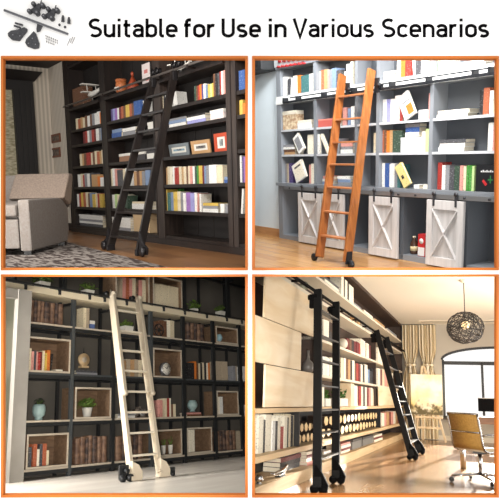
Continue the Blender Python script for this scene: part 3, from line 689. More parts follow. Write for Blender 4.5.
# ---- rail and ladder
rm=mat('rail_metal',(120,112,108),.35,metal=.5)
yr=-.16; zr=Z[0]+.02
T=thing(r,'ladder_rail','dark steel rail running along the top ledge of the dark bookcase','rail',(UX[1][0],yr,zr))
MB().tube([(r.xat(63.5,yr,zr),yr,zr),(r.xat(219,yr,zr)+1.5,yr,zr)],.018,8).build('rail_tube',rm,T)
for px in(66,103,152,188,223):
    x=r.xat(px,yr,zr); MB().box(x-.02,x+.02,yr,-.05,zr-.045,zr-.02).box(x-.02,x+.02,yr-.02,yr+.02,zr-.045,zr+.0).build('rail_bracket',wd,T)
def ladder(r,name,label,TL,TR,BL,BR,ytop,FZ,rung_px,mr,mg,railw=.035,raild=.1,rung_t=.02,rung_d=.09,ztops=None,foot=None,hook=None,extra=None):
    """TL/TR photo pixels of the rails' upper ends on the plane y=ytop, BL/BR of their feet on the floor"""
    bl=r.F(BL[0],BL[1],FZ+.06); br=r.F(BR[0],BR[1],FZ+.06); tl=r.W(TL[0],TL[1],ytop); tr=r.W(TR[0],TR[1],ytop)
    zt=(tl.z+tr.z)/2; yb=(bl.y+br.y)/2
    def fix(px,y,z): return V((r.xat(px,y,z),y,z))
    bl=fix(BL[0],yb,FZ+.06);br=fix(BR[0],yb,FZ+.06);tl=fix(TL[0],ytop,zt);tr=fix(TR[0],ytop,zt)
    T=thing(r,name,label,'ladder',((bl.x+br.x)/2,yb,FZ))
    wx=(br-bl).normalized()
    for a,b in((bl,tl),(br,tr)):
        MB().beam(a,b,railw,raild,wx).build('side_rail',mr,T,bevel=.004)
    def at(a,b,py):
        lo,hi=0.,1.
        for _ in range(40):
            m=(lo+hi)/2
            if r.proj(a.lerp(b,m))[1]>py: lo=m
            else: hi=m
        return a.lerp(b,lo),lo
    for py in rung_px:
        pyl,pyr=py if isinstance(py,tuple) else (py,py)
        _,s1=at(bl,tl,pyl); _,s2=at(br,tr,pyr); s_=(s1+s2)/2
        a=bl.lerp(tl,s_);b=br.lerp(tr,s_)
        d=(b-a).normalized()
        MB().beam(a,b,rung_t,rung_d,(0,0,1)).build('rung',mg,T,bevel=.003)
    print(name,'foot y',yb,'top z',zt-FZ,'width',(br-bl).length,(tr-tl).length)
    return T,bl,br,tl,tr
lm=mat('ladder_black',(22,18,18),.35,kind='wood',col2=(38,32,30),scale=3,vec=(5,5,.6))
T,bl,br,tl,tr=ladder(r,'library_ladder','tall black rolling ladder leaning against the dark bookcase rail',(153.5,80),(174.5,72),(110.5,247),(139.5,251),-.2,FZ,[95,113,130.5,149.5,169,190,213,238],lm,lm,raild=.11,railw=.045,rung_t=.03,rung_d=.1)
met=mat('gunmetal2',(40,38,40),.4,metal=.5)
for i_,a in enumerate((bl,br)):
    c=V((a.x,a.y,FZ)); sg=(-1,1)[i_]; ex=.03*sg
    fp_=MB().prism([(c.x+ex,c.y-.015,FZ+.03),(c.x+ex+.2*sg,c.y-.015,FZ+.03),(c.x+ex+.22*sg,c.y-.015,FZ+.12),(c.x+ex+.1*sg,c.y-.015,FZ+.18),(c.x+ex,c.y-.015,FZ+.34)],(0,.03,0)).build('foot_plate',met,T,bevel=.004)
    MB().lathe((c.x+ex+.13*sg,c.y-.06,FZ+.07),[(.062,0),(.068,.01),(.068,.03),(.062,.04)],16,(0,1,0)).build('wheel',met,fp_)
    MB().box(c.x-.03,c.x+.03,c.y-.06,c.y+.06,FZ+.004,FZ+.09).build('foot_cap',met,T,bevel=.006)
for a in(tl,tr):
    tb_=MB().box(a.x-.035,a.x+.045,a.y-.05,a.y+.02,a.z-.12,a.z+.02).build('top_bracket',met,T,bevel=.01)
    for dx in(-.04,.09): MB().lathe((a.x+dx,-.2,zr+.055),[(.055,0),(.04,.02),(.04,.05),(.055,.07)],14,(0,1,0)).build('roller',met,tb_)
# ---- rug
n_=mat('rug_weave',(138,130,124),.95,kind='noise',col2=(52,38,34),scale=6,mixf=.08,vec=(.7,2.4,1),bump=.3)
e0=r.F(62,241.5,FZ);e1=r.F(165,267.5,FZ)
dv=(e1-e0);dv.z=0;dv.normalize();nv=V((dv.y,-dv.x,0))
if r.proj(e0+nv*.3)[1]<r.proj(e0)[1]: nv=-nv
pts=[e0-dv*2.2,e1+dv*.6,e1+dv*.6+nv*3,e0-dv*2.2+nv*3]
tag(MB().prism([(p.x,p.y,FZ) for p in pts],(0,0,.012)).build('rug',n_,None,r,tuple(e0)),'grey and brown patterned rug on the library floor under the armchair','rug')
# ---- armchair
g=mat('grey_linen',(132,127,123),.9,kind='fine',col2=(122,112,105),scale=34,mixf=.4,bump=.15)
gb=mat('grey_linen_back',(146,130,118),.9,kind='fine',col2=(124,110,100),scale=40,mixf=.4)
fc=r.F(32,252,FZ+.06); bc=r.F(70,241.5,FZ+.06); lc=r.F(0,249.0,FZ+.06)
dd=(bc-fc); dd.z=0; DL=dd.length; dd.normalize()
ww=V((-dd.y,dd.x,0)); 
if (lc-fc).dot(ww)<0: ww=-ww
WL=1.15*DL
print('chair depth',DL,'angle of front vs true',math.degrees(math.acos(max(-1,min(1,(lc-fc).normalized().dot(ww))))))
u=V((0,0,1))
AH=(252-201)/r.ppm(fc)   # arm height
Tc=thing(r,'armchair','grey linen upholstered armchair with high back standing on the patterned rug','armchair',(fc.x,fc.y,FZ))
def L(a,b,c): return V((fc.x,fc.y,FZ+.075))+dd*a+ww*b+u*c
HT=None
# height of the back from the pixel row of its top
pb=L(DL*1.0,0,0); 
def zpix(pt,py):
    return r.zat(py,pt.x,pt.y)-(FZ+.06)
BH=zpix(L(DL*1.03,WL*.1,0),174.5)
print('arm h',AH,'back h',BH,'DL',DL)
aw=WL*.085
for s0,nm in((0,'arm'),(WL-aw,'arm')):
    prof=[(0,0),(DL*.93,0),(DL*.99,AH*.25),(DL*1.0,AH*.75),(DL*.9,AH*.93),(DL*.75,AH),(0.02,AH*1.0),(0,AH*.97)]
    MB().prism([L(a,s0,c) for a,c in prof],ww*aw).build(nm,g,Tc,bevel=.018)
MB().prism([L(a,aw,c) for a,c in((.05*DL,AH*.1),(DL*.8,AH*.1),(DL*.8,AH*.7),(.05*DL,AH*.7))],ww*(WL-2*aw)).build('seat_base',g,Tc,bevel=.02)
MB().prism([L(a,aw+.01,c) for a,c in((-.03*DL,AH*.68),(DL*.7,AH*.72),(DL*.7,AH*.95),(-.03*DL,AH*.9))],ww*(WL-2*aw-.02)).build('seat_cushion',g,Tc,bevel=.035)
MB().prism([L(a,aw+.015,c) for a,c in((0,AH*.05),(.05*DL,AH*.05),(.05*DL,AH*.62),(0,AH*.62))],ww*(WL-2*aw-.03)).build('footrest_panel',g,Tc,bevel=.015)
WB=next(w_/100*WL for w_ in range(20,120) if r.proj(L(DL*1.0,w_/100*WL,BH))[0]<15 or w_==119)
MB().prism([L(a,-.03*WL,c) for a,c in((DL*.80,AH*1.0),(DL*.95,AH*.84),(DL*1.02,AH*.86),(DL*1.12,BH*.98),(DL*1.09,BH),(DL*1.0,BH*1.0))],ww*(WB+.03*WL)).build('back_cushion',gb,Tc,bevel=.03)
MB().prism([L(a,-.015,c) for a,c in((DL*.99,AH*.76),(DL*1.04,AH*.78),(DL*1.16,BH*.97),(DL*1.11,BH*.99))],ww*(WL+.03)).build('back_panel',g,Tc,bevel=.015)
for a,b in((.04,.02),(.9,.02),(.04,.86),(.9,.86)):
    p=L(DL*a,WL*b,-.06); MB().prism([p,p+dd*.08*1,p+dd*.08+ww*.1,p+ww*.1],(0,0,.062)).build('foot',black,Tc)
# ================================================================ ROOM 2: grey bookcase with barn doors
r=B; Z=BZ; FZ=BZ[5]-.012
gy=mat('grey_paint',(134,138,144),.5,kind='noise',col2=(122,126,132),scale=2)
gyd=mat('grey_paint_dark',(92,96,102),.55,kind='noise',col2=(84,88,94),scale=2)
gyl=mat('grey_paint_lit',(196,198,202),.45)  # same grey, lightened in colour for the lit shelf edges
blu=mat('pale_blue_wall',(226,236,242),.85,kind='noise',col2=(216,226,232),scale=1.5)
# uprights at photo columns, two tiers: open shelves above, sliding-door cupboards below
ux=[(277,281),(313.6,316.4),(354.8,357.4),(376.2,379.4),(429.6,433.4)]
UX=[(r.xat(a,0,.5),r.xat(b,0,.5)) for a,b in ux]
Xend=r.xat(512,0,0)
DP=.27; DL=.42
CAB=thing(r,'bookcase','large grey painted bookcase with open cubbies above sliding white barn doors','bookcase',(UX[0][0],0,FZ))
ZTop=2.15
for i,(a,b) in enumerate(UX):
    MB().box(a,b,0,DP,Z[4],ZTop).build('upright',gy,CAB)
MB().box(UX[0][0],UX[0][1],.0,DL,FZ,Z[4]-.045).build('end_panel',gy,CAB)
bays=[(UX[i][1],UX[i+1][0]) for i in range(4)]+[(UX[4][1],Xend)]
r.bays=bays; r.under=[Z[1]-.01,Z[2]-.032,Z[3]-.032,Z[4]-.05]
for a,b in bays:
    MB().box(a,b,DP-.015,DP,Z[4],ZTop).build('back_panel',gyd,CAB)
for j in range(5):
    if j==1: continue
    for a,b in bays:
        t=.03
        if j==0: continue
        MB().box(a,b,.002,DP-.015,Z[j]-t,Z[j]).build('shelf',gy,CAB)
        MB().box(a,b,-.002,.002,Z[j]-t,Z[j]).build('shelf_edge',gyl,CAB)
# rail shelf, deep white-edged fascia
for a,b in bays: MB().box(a,b,.0,DP-.015,Z[1]-.0,Z[1]+.025).build('shelf',gy,CAB)
S1=Z[1]+.125
MB().box(UX[0][0],Xend,-.012,0,Z[1]-.005,S1-.01).build('fascia',mat('white_fascia',(228,228,226),.5),CAB)
for a,b in bays: MB().box(a,b,0,DP-.015,S1-.03,S1).build('shelf',gy,CAB)
MB().box(UX[0][0],Xend,-.012,.0,Z[0]+.03,Z[0]+.07).build('top_trim',gy,CAB)
MB().box(UX[0][0],UX[2][1]-.2,.0,DP,Z[0]+.03,Z[0]+.06).build('top_board',gy,CAB)
# frieze wall over the bookcase with red lettering
frz=mat('frieze_grey',(178,180,182),.7)
struct(MB().box(UX[0][0]-.02,r.xat(345,0,1.5),-.02,.0,Z[0]+.07,Z[0]+.9),'wall_back',frz,r)
struct(MB().box(r.xat(345,0,1.5),Xend,.9,.95,Z[4],3.4),'wall_back',mat('grey_back_wall',(200,200,200),.8),r)
# worktop over the cupboards
MB().box(UX[0][0],Xend,-.05,DL,Z[4]-.045,Z[4]).build('worktop',gy,CAB)
lx=[(277,281),(344,348.5),(400,403.5),(463.5,468)]
LXs=[(r.xat(a,0,-.8),r.xat(b,0,-.8)) for a,b in lx]
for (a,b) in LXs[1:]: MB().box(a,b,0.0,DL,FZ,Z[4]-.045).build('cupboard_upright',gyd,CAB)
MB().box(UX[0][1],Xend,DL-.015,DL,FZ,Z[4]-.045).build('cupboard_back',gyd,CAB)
MB().box(UX[0][1],Xend,.0,DL-.015,FZ,FZ+.07).build('cupboard_floor',gy,CAB)
base=FZ+.07
# left wall, baseboard, box on wall, floor
struct(MB().box(r.xat(225,0,0),UX[0][0]-.02,.1,.15,FZ,3.2),'wall_left',blu,r)
struct(MB().box(r.xat(225,0,0),UX[0][0]-.02,.085,.1,FZ,FZ+.13),'baseboard_left',mat('oak_trim',(196,150,104),.5,kind='wood',col2=(172,122,78),scale=2,vec=(1,6,6)),r)
pf=mat('oak_floor',(206,158,104),.22,kind='planks',col2=(178,128,78),scale=.2)
struct(MB().box(-9,Xend+1,-6,.6,FZ-.04,FZ),'floor',pf,r)
p0=r.W(253,74,-.05);p1=r.W(271,58,-.05)
T=thing(r,'wall_speaker','black box shaped wall speaker fixed high on the pale blue wall','speaker',(p0.x,.0,p0.z))
MB().box(p0.x-.4,p1.x,-.25,.1,p0.z,p1.z+.12).build('speaker_body',mat('speaker_black',(38,40,42),.6),T,bevel=.01)
MB().box(p0.x-.3,p1.x-.08,-.256,-.25,p0.z+.06,p1.z-.02).build('grille',mat('speaker_grille',(24,24,26),.9),T)
# red handwriting on the frieze
rd=mat('red_lettering',(186,36,40),.6)
T=thing(r,'frieze_lettering','red handwritten style lettering on the grey frieze above the bookcase','lettering',r.W(278,64,-.022))
def scr(m,pts,w=.010):
    P_=[r.W(x,y,-.04) for x,y in pts]
    m.tube(P_,w,5)
m=MB()
for k in range(6):
    x=278+k*4.6; y=60.5-.55*k*.9
    scr(m,[(x,y+2),(x+.8,y-.6),(x+1.6,y+2),(x+2.4,y),(x+3,y+1.8)])
m.build('upper_line',rd,T); m=MB()
for k in range(7):
    x=277+k*4.1; y=67-.62*k
    scr(m,[(x,y+.8),(x+.9,y-1),(x+1.8,y+.8),(x+2.6,y-.6),(x+3.6,y+.3)],.012)
m.build('lower_line',rd,T)
# ---- barn doors hanging from a steel track
whw=mat('whitewashed_wood',(198,194,192),.7,kind='wood',col2=(176,172,170),scale=3,vec=(7,7,.7),dist=.4)
whf=mat('whitewashed_frame',(212,208,206),.65,kind='wood',col2=(194,190,188),scale=3,vec=(7,7,.7),dist=.4)
st=mat('brushed_steel',(176,178,182),.3,metal=.85); hk=mat('strap_dark',(66,66,70),.4,metal=.4)
yt=-.075; zt_=(r.zat(187.5,r.xat(300,yt,0),yt)+r.zat(198.5,r.xat(450,yt,0),yt))/2
TR=thing(r,'barn_door_track','brushed steel flat track for the barn doors under the grey worktop','rail',(UX[0][0],yt,zt_))
MB().box(r.xat(284,yt,zt_),Xend,yt-.006,yt+.006,zt_-.028,zt_+.028).build('track_bar',st,TR,bevel=.003)
for px in(290,332,360,399,416,465,490):
    x=r.xat(px,yt,zt_); MB().lathe((x,yt-.02,zt_),[(.014,0),(.014,.014)],10,(0,1,0)).build('bolt',hk,TR); MB().box(x-.02,x+.02,yt+.006,-.052,zt_-.015,zt_+.015).build('standoff',hk,TR)
doors=[(298,320.4,192.5,242,'white barn door nearest the pale blue wall, closing the first cupboard'),(321.4,343,193.5,249.5,'white barn door directly behind the wooden ladder'),(368.5,397,196,258,'white barn door just beside the foot of the wooden ladder'),(426,462.5,199.5,267,'white barn door farthest from the pale blue wall')]
for i,(a,b,yt0,yb,lb) in enumerate(doors):
    yd=-.055+(-.0 if i!=1 else .0); Zb=FZ+.02
    X0=r.xat(a,yd-.04,-.9);X1=r.xat(b,yd-.04,-.9)
    zt2=min(r.zat(yt0,X0,yd-.04),zt_-.034)
    T=thing(r,'barn_door',lb,'door',(X0,yd,Zb),'barn doors of the grey bookcase')
    W_=X1-X0;f=W_*.16; y0,y1=yd-.04,yd-.015
    MB().box(X0,X1,y1,yd,Zb,zt2).build('door_board',whw,T)
    MB().box(X0,X0+f,y0,y1,Zb,zt2).build('stile',whf,T,bevel=.004); MB().box(X1-f,X1,y0,y1,Zb,zt2).build('stile',whf,T,bevel=.004)
    MB().box(X0+f,X1-f,y0,y1,Zb,Zb+.11).build('cross_rail',whf,T,bevel=.004); MB().box(X0+f,X1-f,y0,y1,zt2-.11,zt2).build('cross_rail',whf,T,bevel=.004)
    for p,q_ in(((X0+f,Zb+.11),(X1-f,zt2-.11)),((X0+f,zt2-.11),(X1-f,Zb+.11))):
        MB().beam((p[0],y0+.014,p[1]),(q_[0],y0+.014,q_[1]),.05,.014,(0,1,0)).build('diagonal_brace',whf,T,bevel=.003)
    for s_ in(.2,.8):
        x=X0+W_*s_
        hs_=MB().box(x-.014,x+.014,y0-.008,y0,zt2-.07,zt_+.045).build('hanger_strap',hk,T)
        MB().lathe((x,yt-.03,zt_+.035),[(.026,0),(.026,.015)],14,(0,1,0)).build('hanger_wheel',hk,hs_)
# ---- books
tn='_pale'
names={0:'top',2:'second',3:'third',4:'fourth'}; bn=['first','second','narrow third','fourth','fifth']
ZZ={0:S1,2:Z[2],3:Z[3],4:Z[4]}
def wh(j,b): return '%s shelf, %s bay of grey bookcase'%(names[j],bn[b])
def gp(j,b): return 'books on the %s shelf in the %s bay of the grey bookcase'%(names[j],bn[b])
def R2(j,b,x0,spec,**k): return row(r,x0,ZZ[j],spec,wh(j,b),gp(j,b),parts=True,gap=.003,dep=k.pop('dep',.19),yo=k.pop('yo',.05),**k)
def L2(j,b,xb,xt,yt,w,k,desc,**kk):
    kk['dep']=.035; kk['yo']=.008
    return leaner(r,xb,xt,yt,w,ZZ[j],k,desc+', '+wh(j,b),gp(j,b),**kk)
def P2(j,b,x0,x1,spec,**k): return flat_pile(r,x0,x1,ZZ[j],spec,wh(j,b),gp(j,b),**k)
# top row
R2(0,0,282.5,'3,19,w 2,-1,- 2.4,16,d 2.6,17,w/ 1,-1,- 3.6,18.5,W 3,18.5,o 1,-1,- 8,17.5,G 3.4,18,w 2.8,18.5,W')
R2(0,1,318.5,'2.2,19,c 3,20,O 3.4,20,t 1.6,19.5,P 3,19.5,e 4,20,s 5,17.5,d 3,-1,- 2.4,15,w 4,22,w 2.4,24,W')
P2(0,3,381,395.5,'3,w 3,w 2.4,w',yo=.04)
R2(0,3,396.5,'4,21,W 4.4,22,o 6,20,r 4.5,21,w\\ 5,19,d 7.5,21,w',dep=.2)
R2(0,4,434,'3,20,W 2.6,20,l 2.6,19.5,c 3,20,w 3.4,20,w',dep=.2)
P2(0,4,456,486,'3,w 3,w',yo=.03)
# second row
def bx(name,label,cat,x0,x1,yt,Zs,c,yo=.03,dep=.16,col2=None,lidc=None,group=None):
    a=r.xat(x0,yo,Zs);b=r.xat(x1,yo,Zs);a,b=clampx(r,a,b,.006);a,b=occupy(r,Zs,a,b);h=r.zat(yt,(a+b)/2,yo)-Zs;Zs+=.002
    T=thing(r,name,label,cat,((a+b)/2,yo,Zs),group)
    MB().box(a,b,yo,yo+dep,Zs,Zs+h*.8).build('box_body',mat('box_%s'%label.split()[0]+str(int(c[0])),c,.6,kind='noise',col2=col2 or c,scale=18,mixf=.2),T,bevel=.003)
    lc=lidc or c
    MB().box(a,b,yo-.002,yo+dep,Zs+h*.8,Zs+h).build('lid',mat('lid_%d_%d'%(int(lc[0]),int(lc[2])),lc,.6),T,bevel=.003)
    return T
bx('storage_box','cream printed box with pale lid on second shelf beside the white books','box',283,296,111,Z[2],(226,208,176),col2=(176,140,110),lidc=(236,228,210))
P2(2,0,297,312.5,'3,w 3,w 2.6,W',yo=.03)
bx('red_box','flat brick red box on second shelf behind the ladder rail','box',317.5,333,119,Z[2],(196,96,86),lidc=(214,130,116))
P2(2,1,334,342,'3,w 2.6,P',yo=.04)
R2(2,1,342.6,'4,18,P 1,-1,- 3,17,s 3.6,18.6,w')
R2(2,3,380.5,'3.2,23,w 2.2,23,w 4,23,L 4,23,w 5,26,w')
leaner(r,399.5,400.5,100,3,Z[2],'r','thin red book beside the leaning photo book, second shelf, fourth bay of grey bookcase',gp(2,3),yo=.06,dep=.1)
L2(2,3,405,397,98.5,13,'w','large white photo book leaning',dep=.03,ext=[(.45,.95,.1,.5,'o'),(.2,.9,.62,.68,'e')])
bx('white_box','low white box at the end of second shelf in fourth bay','box',418.5,426.5,110,Z[2],(232,232,232))
R2(2,3,427,'3,26,P',start=9)
T=None
P2(2,4,436,470,'3.5,w 4,W',yo=.03)
P2(2,4,438,462,'1,w',yo=.2,dep=.04) if False else None
L2(2,4,444,440,106,24,'l','pale green pamphlet tipped over the pile',dep=.03,yo=.0) if False else None
R2(2,4,478.5,'4,25,k 6,27,O 4,24,w 5,24,c',start=2)
# third row
P2(3,0,282,295.5,'2.6,t 2.6,b 2.4,w 2.4,e',yo=.03)
L2(3,0,299,292.5,139,8,'w','white patterned book leaning',dep=.05,ext=[(.15,.85,.15,.85,'e')])
R2(3,0,307.6,'6,19.5,W',start=5)
L2(3,1,317.6,317.5,134.5,2,'w','white upright book beside the upright',dep=.15)
L2(3,1,327,320,135.5,2.6,'W','white thin book leaning with open side',dep=.15)
R2(3,1,331,'4,14,n 4,15,e',start=4)
P2(3,1,340,353.5,'4,w 3,e 3.4,P',yo=.03)
R2(3,2,373,'3,20,c')
R2(3,3,378.8,'2.6,22,c 2.2,22.5,O 2.2,23,b 3.2,22,o 3,22.5,t 9,22,n')
bx('file_box','white card file box with a dark button on third shelf','box',400.5,420,137.5,Z[3],(228,230,234),lidc=(236,236,238))
T=bpy.data.objects.get('file_box')
zz=r.zat(137,r.xat(410,.05,Z[3]),.05)
def pile_on(x0,x1,zbase,spec,where,group,yo=.05):
    flat_pile(r,x0,x1,zbase,spec,where,group,yo=yo,dep=.15,occ=False)
pile_on(404,420,zz+.004,'4.4,W 5,u 3.4,e','on white file box in fourth bay',gp(3,3))
R2(3,3,420.6,'4,20.5,W 3.6,23,l 2.6,23,t',start=6)
P2(3,4,438,466,'4.6,w 4,w 3.6,d',yo=.03)
R2(3,4,487,'5,28,w 3,25,P 4,27,O',start=3)
# fourth row
R2(4,0,283,'4,19,e 1.6,19,h 4,19.5,p')
L2(4,0,296.5,291.5,166.5,12,'w','cream photo book leaning face out',dep=.03,ext=[(.2,.8,.72,.82,'d'),(.08,.92,.06,.94,'W')])
R2(4,0,309,'2,19,P 3,20,W',start=4)
P2(4,1,322,334,'3,s 2.6,w 3,P',yo=.03)
P2(4,1,336.5,351,'3,e 3,s 3,w',yo=.03)
R2(4,3,381,'3.6,24,w 4.2,24,u 1.2,23,w 4,24,w 3,23,e 3,23,G')
L2(4,3,404,394.5,167.5,9,'Y','pale yellow book leaning with dark emblem',dep=.06,ext=[(.3,.6,.35,.5,'k')])
P2(4,3,412.5,419.5,'4,w',yo=.03); P2(4,3,421,429,'4,W',yo=.03)
R2(4,4,436.5,'4.6,27,r 3.4,24.5,w 4,24.5,e 5,24,d 5.5,24.5,n 3.4,25,P 3,24.5,c 2.4,25.5,g 3,25.5,g 2.6,25,l')
a=r.xat(475.2,.03,Z[4]);b=r.xat(500,.03,Z[4]);h=r.zat(164.5,a,.03)-Z[4]
T=thing(r,'book','large black book with white heading and red and green marks, last on fourth shelf','book',(a,.03,Z[4]),gp(4,4))
MB().box(a,b,.03,.2,Z[4]+.001,Z[4]+h).build('cover',mat('cover_black',(22,24,28),.4),T,bevel=.003)
wt=mat('cover_white_print',(220,220,220),.6)
for k in range(7): 
    xx=a+(b-a)*(.2+.075*k); MB().box(xx,xx+(b-a)*.05,.0275,.03,Z[4]+h*.72,Z[4]+h*(.77+.03*(k%2))).build('cover_print',wt,T)
MB().beam((a+(b-a)*.3,.0285,Z[4]+h*.42),(a+(b-a)*.45,.0285,Z[4]+h*.25),.03,.002,(1,0,0)).build('red_mark',mat('red_lettering',(186,36,40),.6),T)
gm=mat('green_mark',(40,120,60),.6)
MB().box(a+(b-a)*.5,a+(b-a)*.7,.0275,.03,Z[4]+h*.42,Z[4]+h*.47).box(a+(b-a)*.58,a+(b-a)*.62,.0275,.03,Z[4]+h*.32,Z[4]+h*.6).build('green_mark',gm,T)
# things in the open cupboard
x=max(r.xat(411,.14,base),LXs[2][1]+.065); hh=r.zat(236,x,.14)-base
T=thing(r,'bottle','small brown glass bottle on the floor of the open cupboard','bottle',(x,.14,base+.002))
MB().lathe((x,.14,base+.002),[(.045,0),(.05,.02),(.05,hh*.6),(.02,hh*.8),(.02,hh*.9)],16).build('bottle_glass',mat('brown_glass',(70,48,36),.2),T); MB().lathe((x,.14,base+hh*.9),[(.024,0),(.024,hh*.1)],12).build('cap',mat('cap_cream',(200,190,170),.6),T)
MB().lathe((x,.14,base+hh*.2),[(.051,0),(.051,hh*.25)],16).build('bottle_label',mat('label_cream',(206,190,150),.7),T)
a=r.xat(417.5,.05,base);b=r.xat(424.5,.05,base);h=r.zat(234,a,.05)-base
T=thing(r,'detergent_box','red and white carton standing in the open cupboard beside the bottle','box',((a+b)/2,.05,base+.002))
MB().box(a,b,.05,.2,base+.002,base+h).build('carton',mat('carton_red',(186,40,44),.6),T,bevel=.003)
MB().box(a+.006,b-.006,.047,.05,base+.01,base+h*.42).build('white_panel',wt,T); MB().lathe(((a+b)/2,.05,base+h*.7),[((b-a)*.3,0),((b-a)*.3,.004)],14,(0,-1,0)).build('round_logo',wt,T)
# ---- ladder track and ladder
bk2=mat('track_black',(40,42,46),.4,metal=.5)
yr=-.1; zr=r.zat(86.3,r.xat(400,yr,.8),yr); zr2=r.zat(81.4,r.xat(400,yr,.8),yr)
print('track z',zr,Z[1],S1,r.proj((r.xat(285,yr,zr),yr,zr)),r.proj((r.xat(480,yr,zr),yr,zr)))
T=thing(r,'ladder_track','black double bar ladder track across the white fascia of the grey bookcase','rail',(r.xat(284,yr,zr),yr,zr))
MB().box(r.xat(283,yr,zr),Xend,yr-.006,yr+.006,zr-.018,zr+.016).build('track_bar',bk2,T)
MB().box(r.xat(290,yr,zr),Xend,yr-.006,yr+.004,zr2-.008,zr2+.008).build('guide_bar',bk2,T)
for px in(283.5,296.5,322,352,378,390,426.7,472.7,489):
    x=r.xat(px,yr,zr); MB().box(x-.012,x+.012,yr-.012,-.013,zr-.01,zr2+.012).build('track_bracket',bk2,T)
om=mat('orange_oak',(170,104,52),.35,kind='wood',col2=(128,72,32),scale=3,vec=(8,8,.6),dist=.8)
om2=mat('orange_oak_rung',(196,130,84),.35,kind='wood',col2=(160,96,56),scale=3,vec=(.8,8,8))
T,bl,br,tl,tr=ladder(r,'library_ladder','tall orange brown wooden ladder leaning against the grey bookcase track',(342.5,76),(371.5,68.5),(319.5,256),(347,263.5),-.16,FZ,[(96,94.5),(119.5,118),(142.5,141.5),(164.5,164.5),(187,188.5),(211.5,213.5),(235.5,239)],om,om2,railw=.04,raild=.12,rung_t=.022,rung_d=.1)
for i_,a in enumerate((bl,br)):
    sg=(-1,1)[i_]; c=V((a.x,a.y,FZ))
    wb_=MB().prism([(c.x+.022*sg,c.y-.05,FZ+.05),(c.x+.022*sg,c.y+.05,FZ+.05),(c.x+.022*sg,c.y+.05,FZ+.2),(c.x+.022*sg,c.y-.02,FZ+.2)],(.02*sg,0,0)).build('wheel_bracket',bk2,T)
    MB().lathe((c.x+.09*sg,c.y-.03,FZ+.05),[(.05,0),(.05,.03)],16,(0,1,0)).build('wheel',bk2,wb_)
    MB().tube([(c.x+.04*sg,c.y-.015,FZ+.05),(c.x+.09*sg,c.y-.015,FZ+.05)],.012,8).build('axle',bk2,wb_)
for i_,a in enumerate((tl,tr)):
    sg=(1,1)[i_]
    zc=zr+.04
    rb_=MB().box(a.x+.03,a.x+.1,yr-.04,yr-.01,zc-.08,zc+.1).build('roller_bracket',bk2,T,bevel=.004)
    for dz in(.055,): MB().lathe((a.x+.12,yr-.02,zr+.045),[(.03,0),(.022,.01),(.022,.025),(.03,.035)],12,(0,-1,0)).build('roller',bk2,rb_)
# ================================================================ ROOM 3: black metal shelving, cream ladder
r=D; Z=DZ; FZ=DZ[5]-.0
bm_=mat('black_steel',(44,45,46),.4,metal=.3)
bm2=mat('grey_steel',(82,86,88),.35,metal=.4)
edge=mat('pale_wood_edge',(200,188,170),.6,kind='wood',col2=(176,162,142),scale=3,vec=(.6,6,6))
cr=mat('crate_brown',(128,102,78),.65,kind='wood',col2=(96,74,56),scale=3,vec=(1,6,6))
back=mat('charcoal_wall',(98,92,84),.8,kind='noise',col2=(80,76,70),scale=2)
sh=[(22.5,25.5),(70.6,74),(112,115.4),(150,153.2),(183,186),(213.5,216.3),(240,243)]
UX=[(r.xat(a,0,.3),r.xat(b,0,.3)) for a,b in sh]
Xend=r.xat(290,0,0)
X0_=r.xat(3,0,1.2)-.4
DP=.40
bays=[(UX[i][1],UX[i+1][0]) for i in range(6)]+[(UX[6][1],Xend)]
r.bays=bays
r.under=UND=[z-.08 for z in Z[1:5]]+[Z[0]-.14]
ZT=2.9
SH=thing(r,'metal_shelving','long black steel shelving rack lining the loft wall behind the cream ladder','shelving',(UX[0][0],0,FZ))
for i,(a,b) in enumerate(UX):
    c=(a+b)/2;hw_=.022
    MB().box(a,b,0,.045,FZ,Z[0]-.06).build('post',bm2 if i in(1,3) else bm_,SH)  # lighter posts: a highlight put into the steel's colour
    MB().box(c-hw_,c+hw_,DP-.045,DP,FZ,ZT+.4).build('back_post',bm_,SH)
    for z in(Z[1],Z[2],Z[3],Z[4],Z[0]-.08):
        MB().box(c-.015,c+.015,.045,DP-.045,z-.055,z-.02).build('side_bar',bm_,SH)
T_=.022
for j in(1,2,3,4):
    for k,(a,b) in enumerate(bays):
        z=Z[j]
        MB().box(a-.01,b+.01,.0,DP,z-.022,z+.006).build('shelf_board',edge if j!=2 else bm2,SH)
        MB().box(a-.01,b+.01,.004,.04,z-.075,z-.022).build('shelf_bar',bm_,SH)
        MB().box(a-.01,b+.01,DP-.04,DP,z-.075,z-.022).build('back_bar',bm_,SH)
# upper tier
zt0=Z[0]+.045
MB().box(X0_,Xend,-.02,DP,Z[0]-.05,zt0).build('top_board',mat('pale_strip',(222,208,180),.5),SH)
tb=[(14,16),(64,66.5),(114,117),(150,153),(184,187),(229,233)]
for a,b in((65,68),(184,187),(228,231)):
    x0=r.xat(a,.0,2.0);x1=r.xat(b,.0,2.0)
    MB().box(x0,x1,.02,.06,zt0,ZT+.4).build('upper_post',bm_,SH)
MB().box(X0_,Xend,DP-.03,DP,2.52,2.57).build('upper_bar',bm_,SH)
for px in(100,184,228):
    x=r.xat(px,.2,2.4); MB().box(x-.02,x+.02,.06,DP,2.5,2.55).build('upper_cross_bar',bm_,SH)
# rail with brackets
T=thing(r,'ladder_rail','black flat ladder rail with small hooks along the cream shelf board','rail',(X0_,-.07,zt0))
MB().box(X0_,Xend,-.075,-.055,zt0-.0,zt0+.03).build('rail_bar',bm_,T)
for px in(27,61,91,106,128,165,186,208,228,243):
    x=r.xat(px,-.07,zt0); MB().box(x-.018,x+.018,-.055,-.022,zt0-.02,zt0+.02).box(x-.018,x+.018,-.055,-.03,zt0-.075,zt0-.02).build('rail_hook',bm_,T)
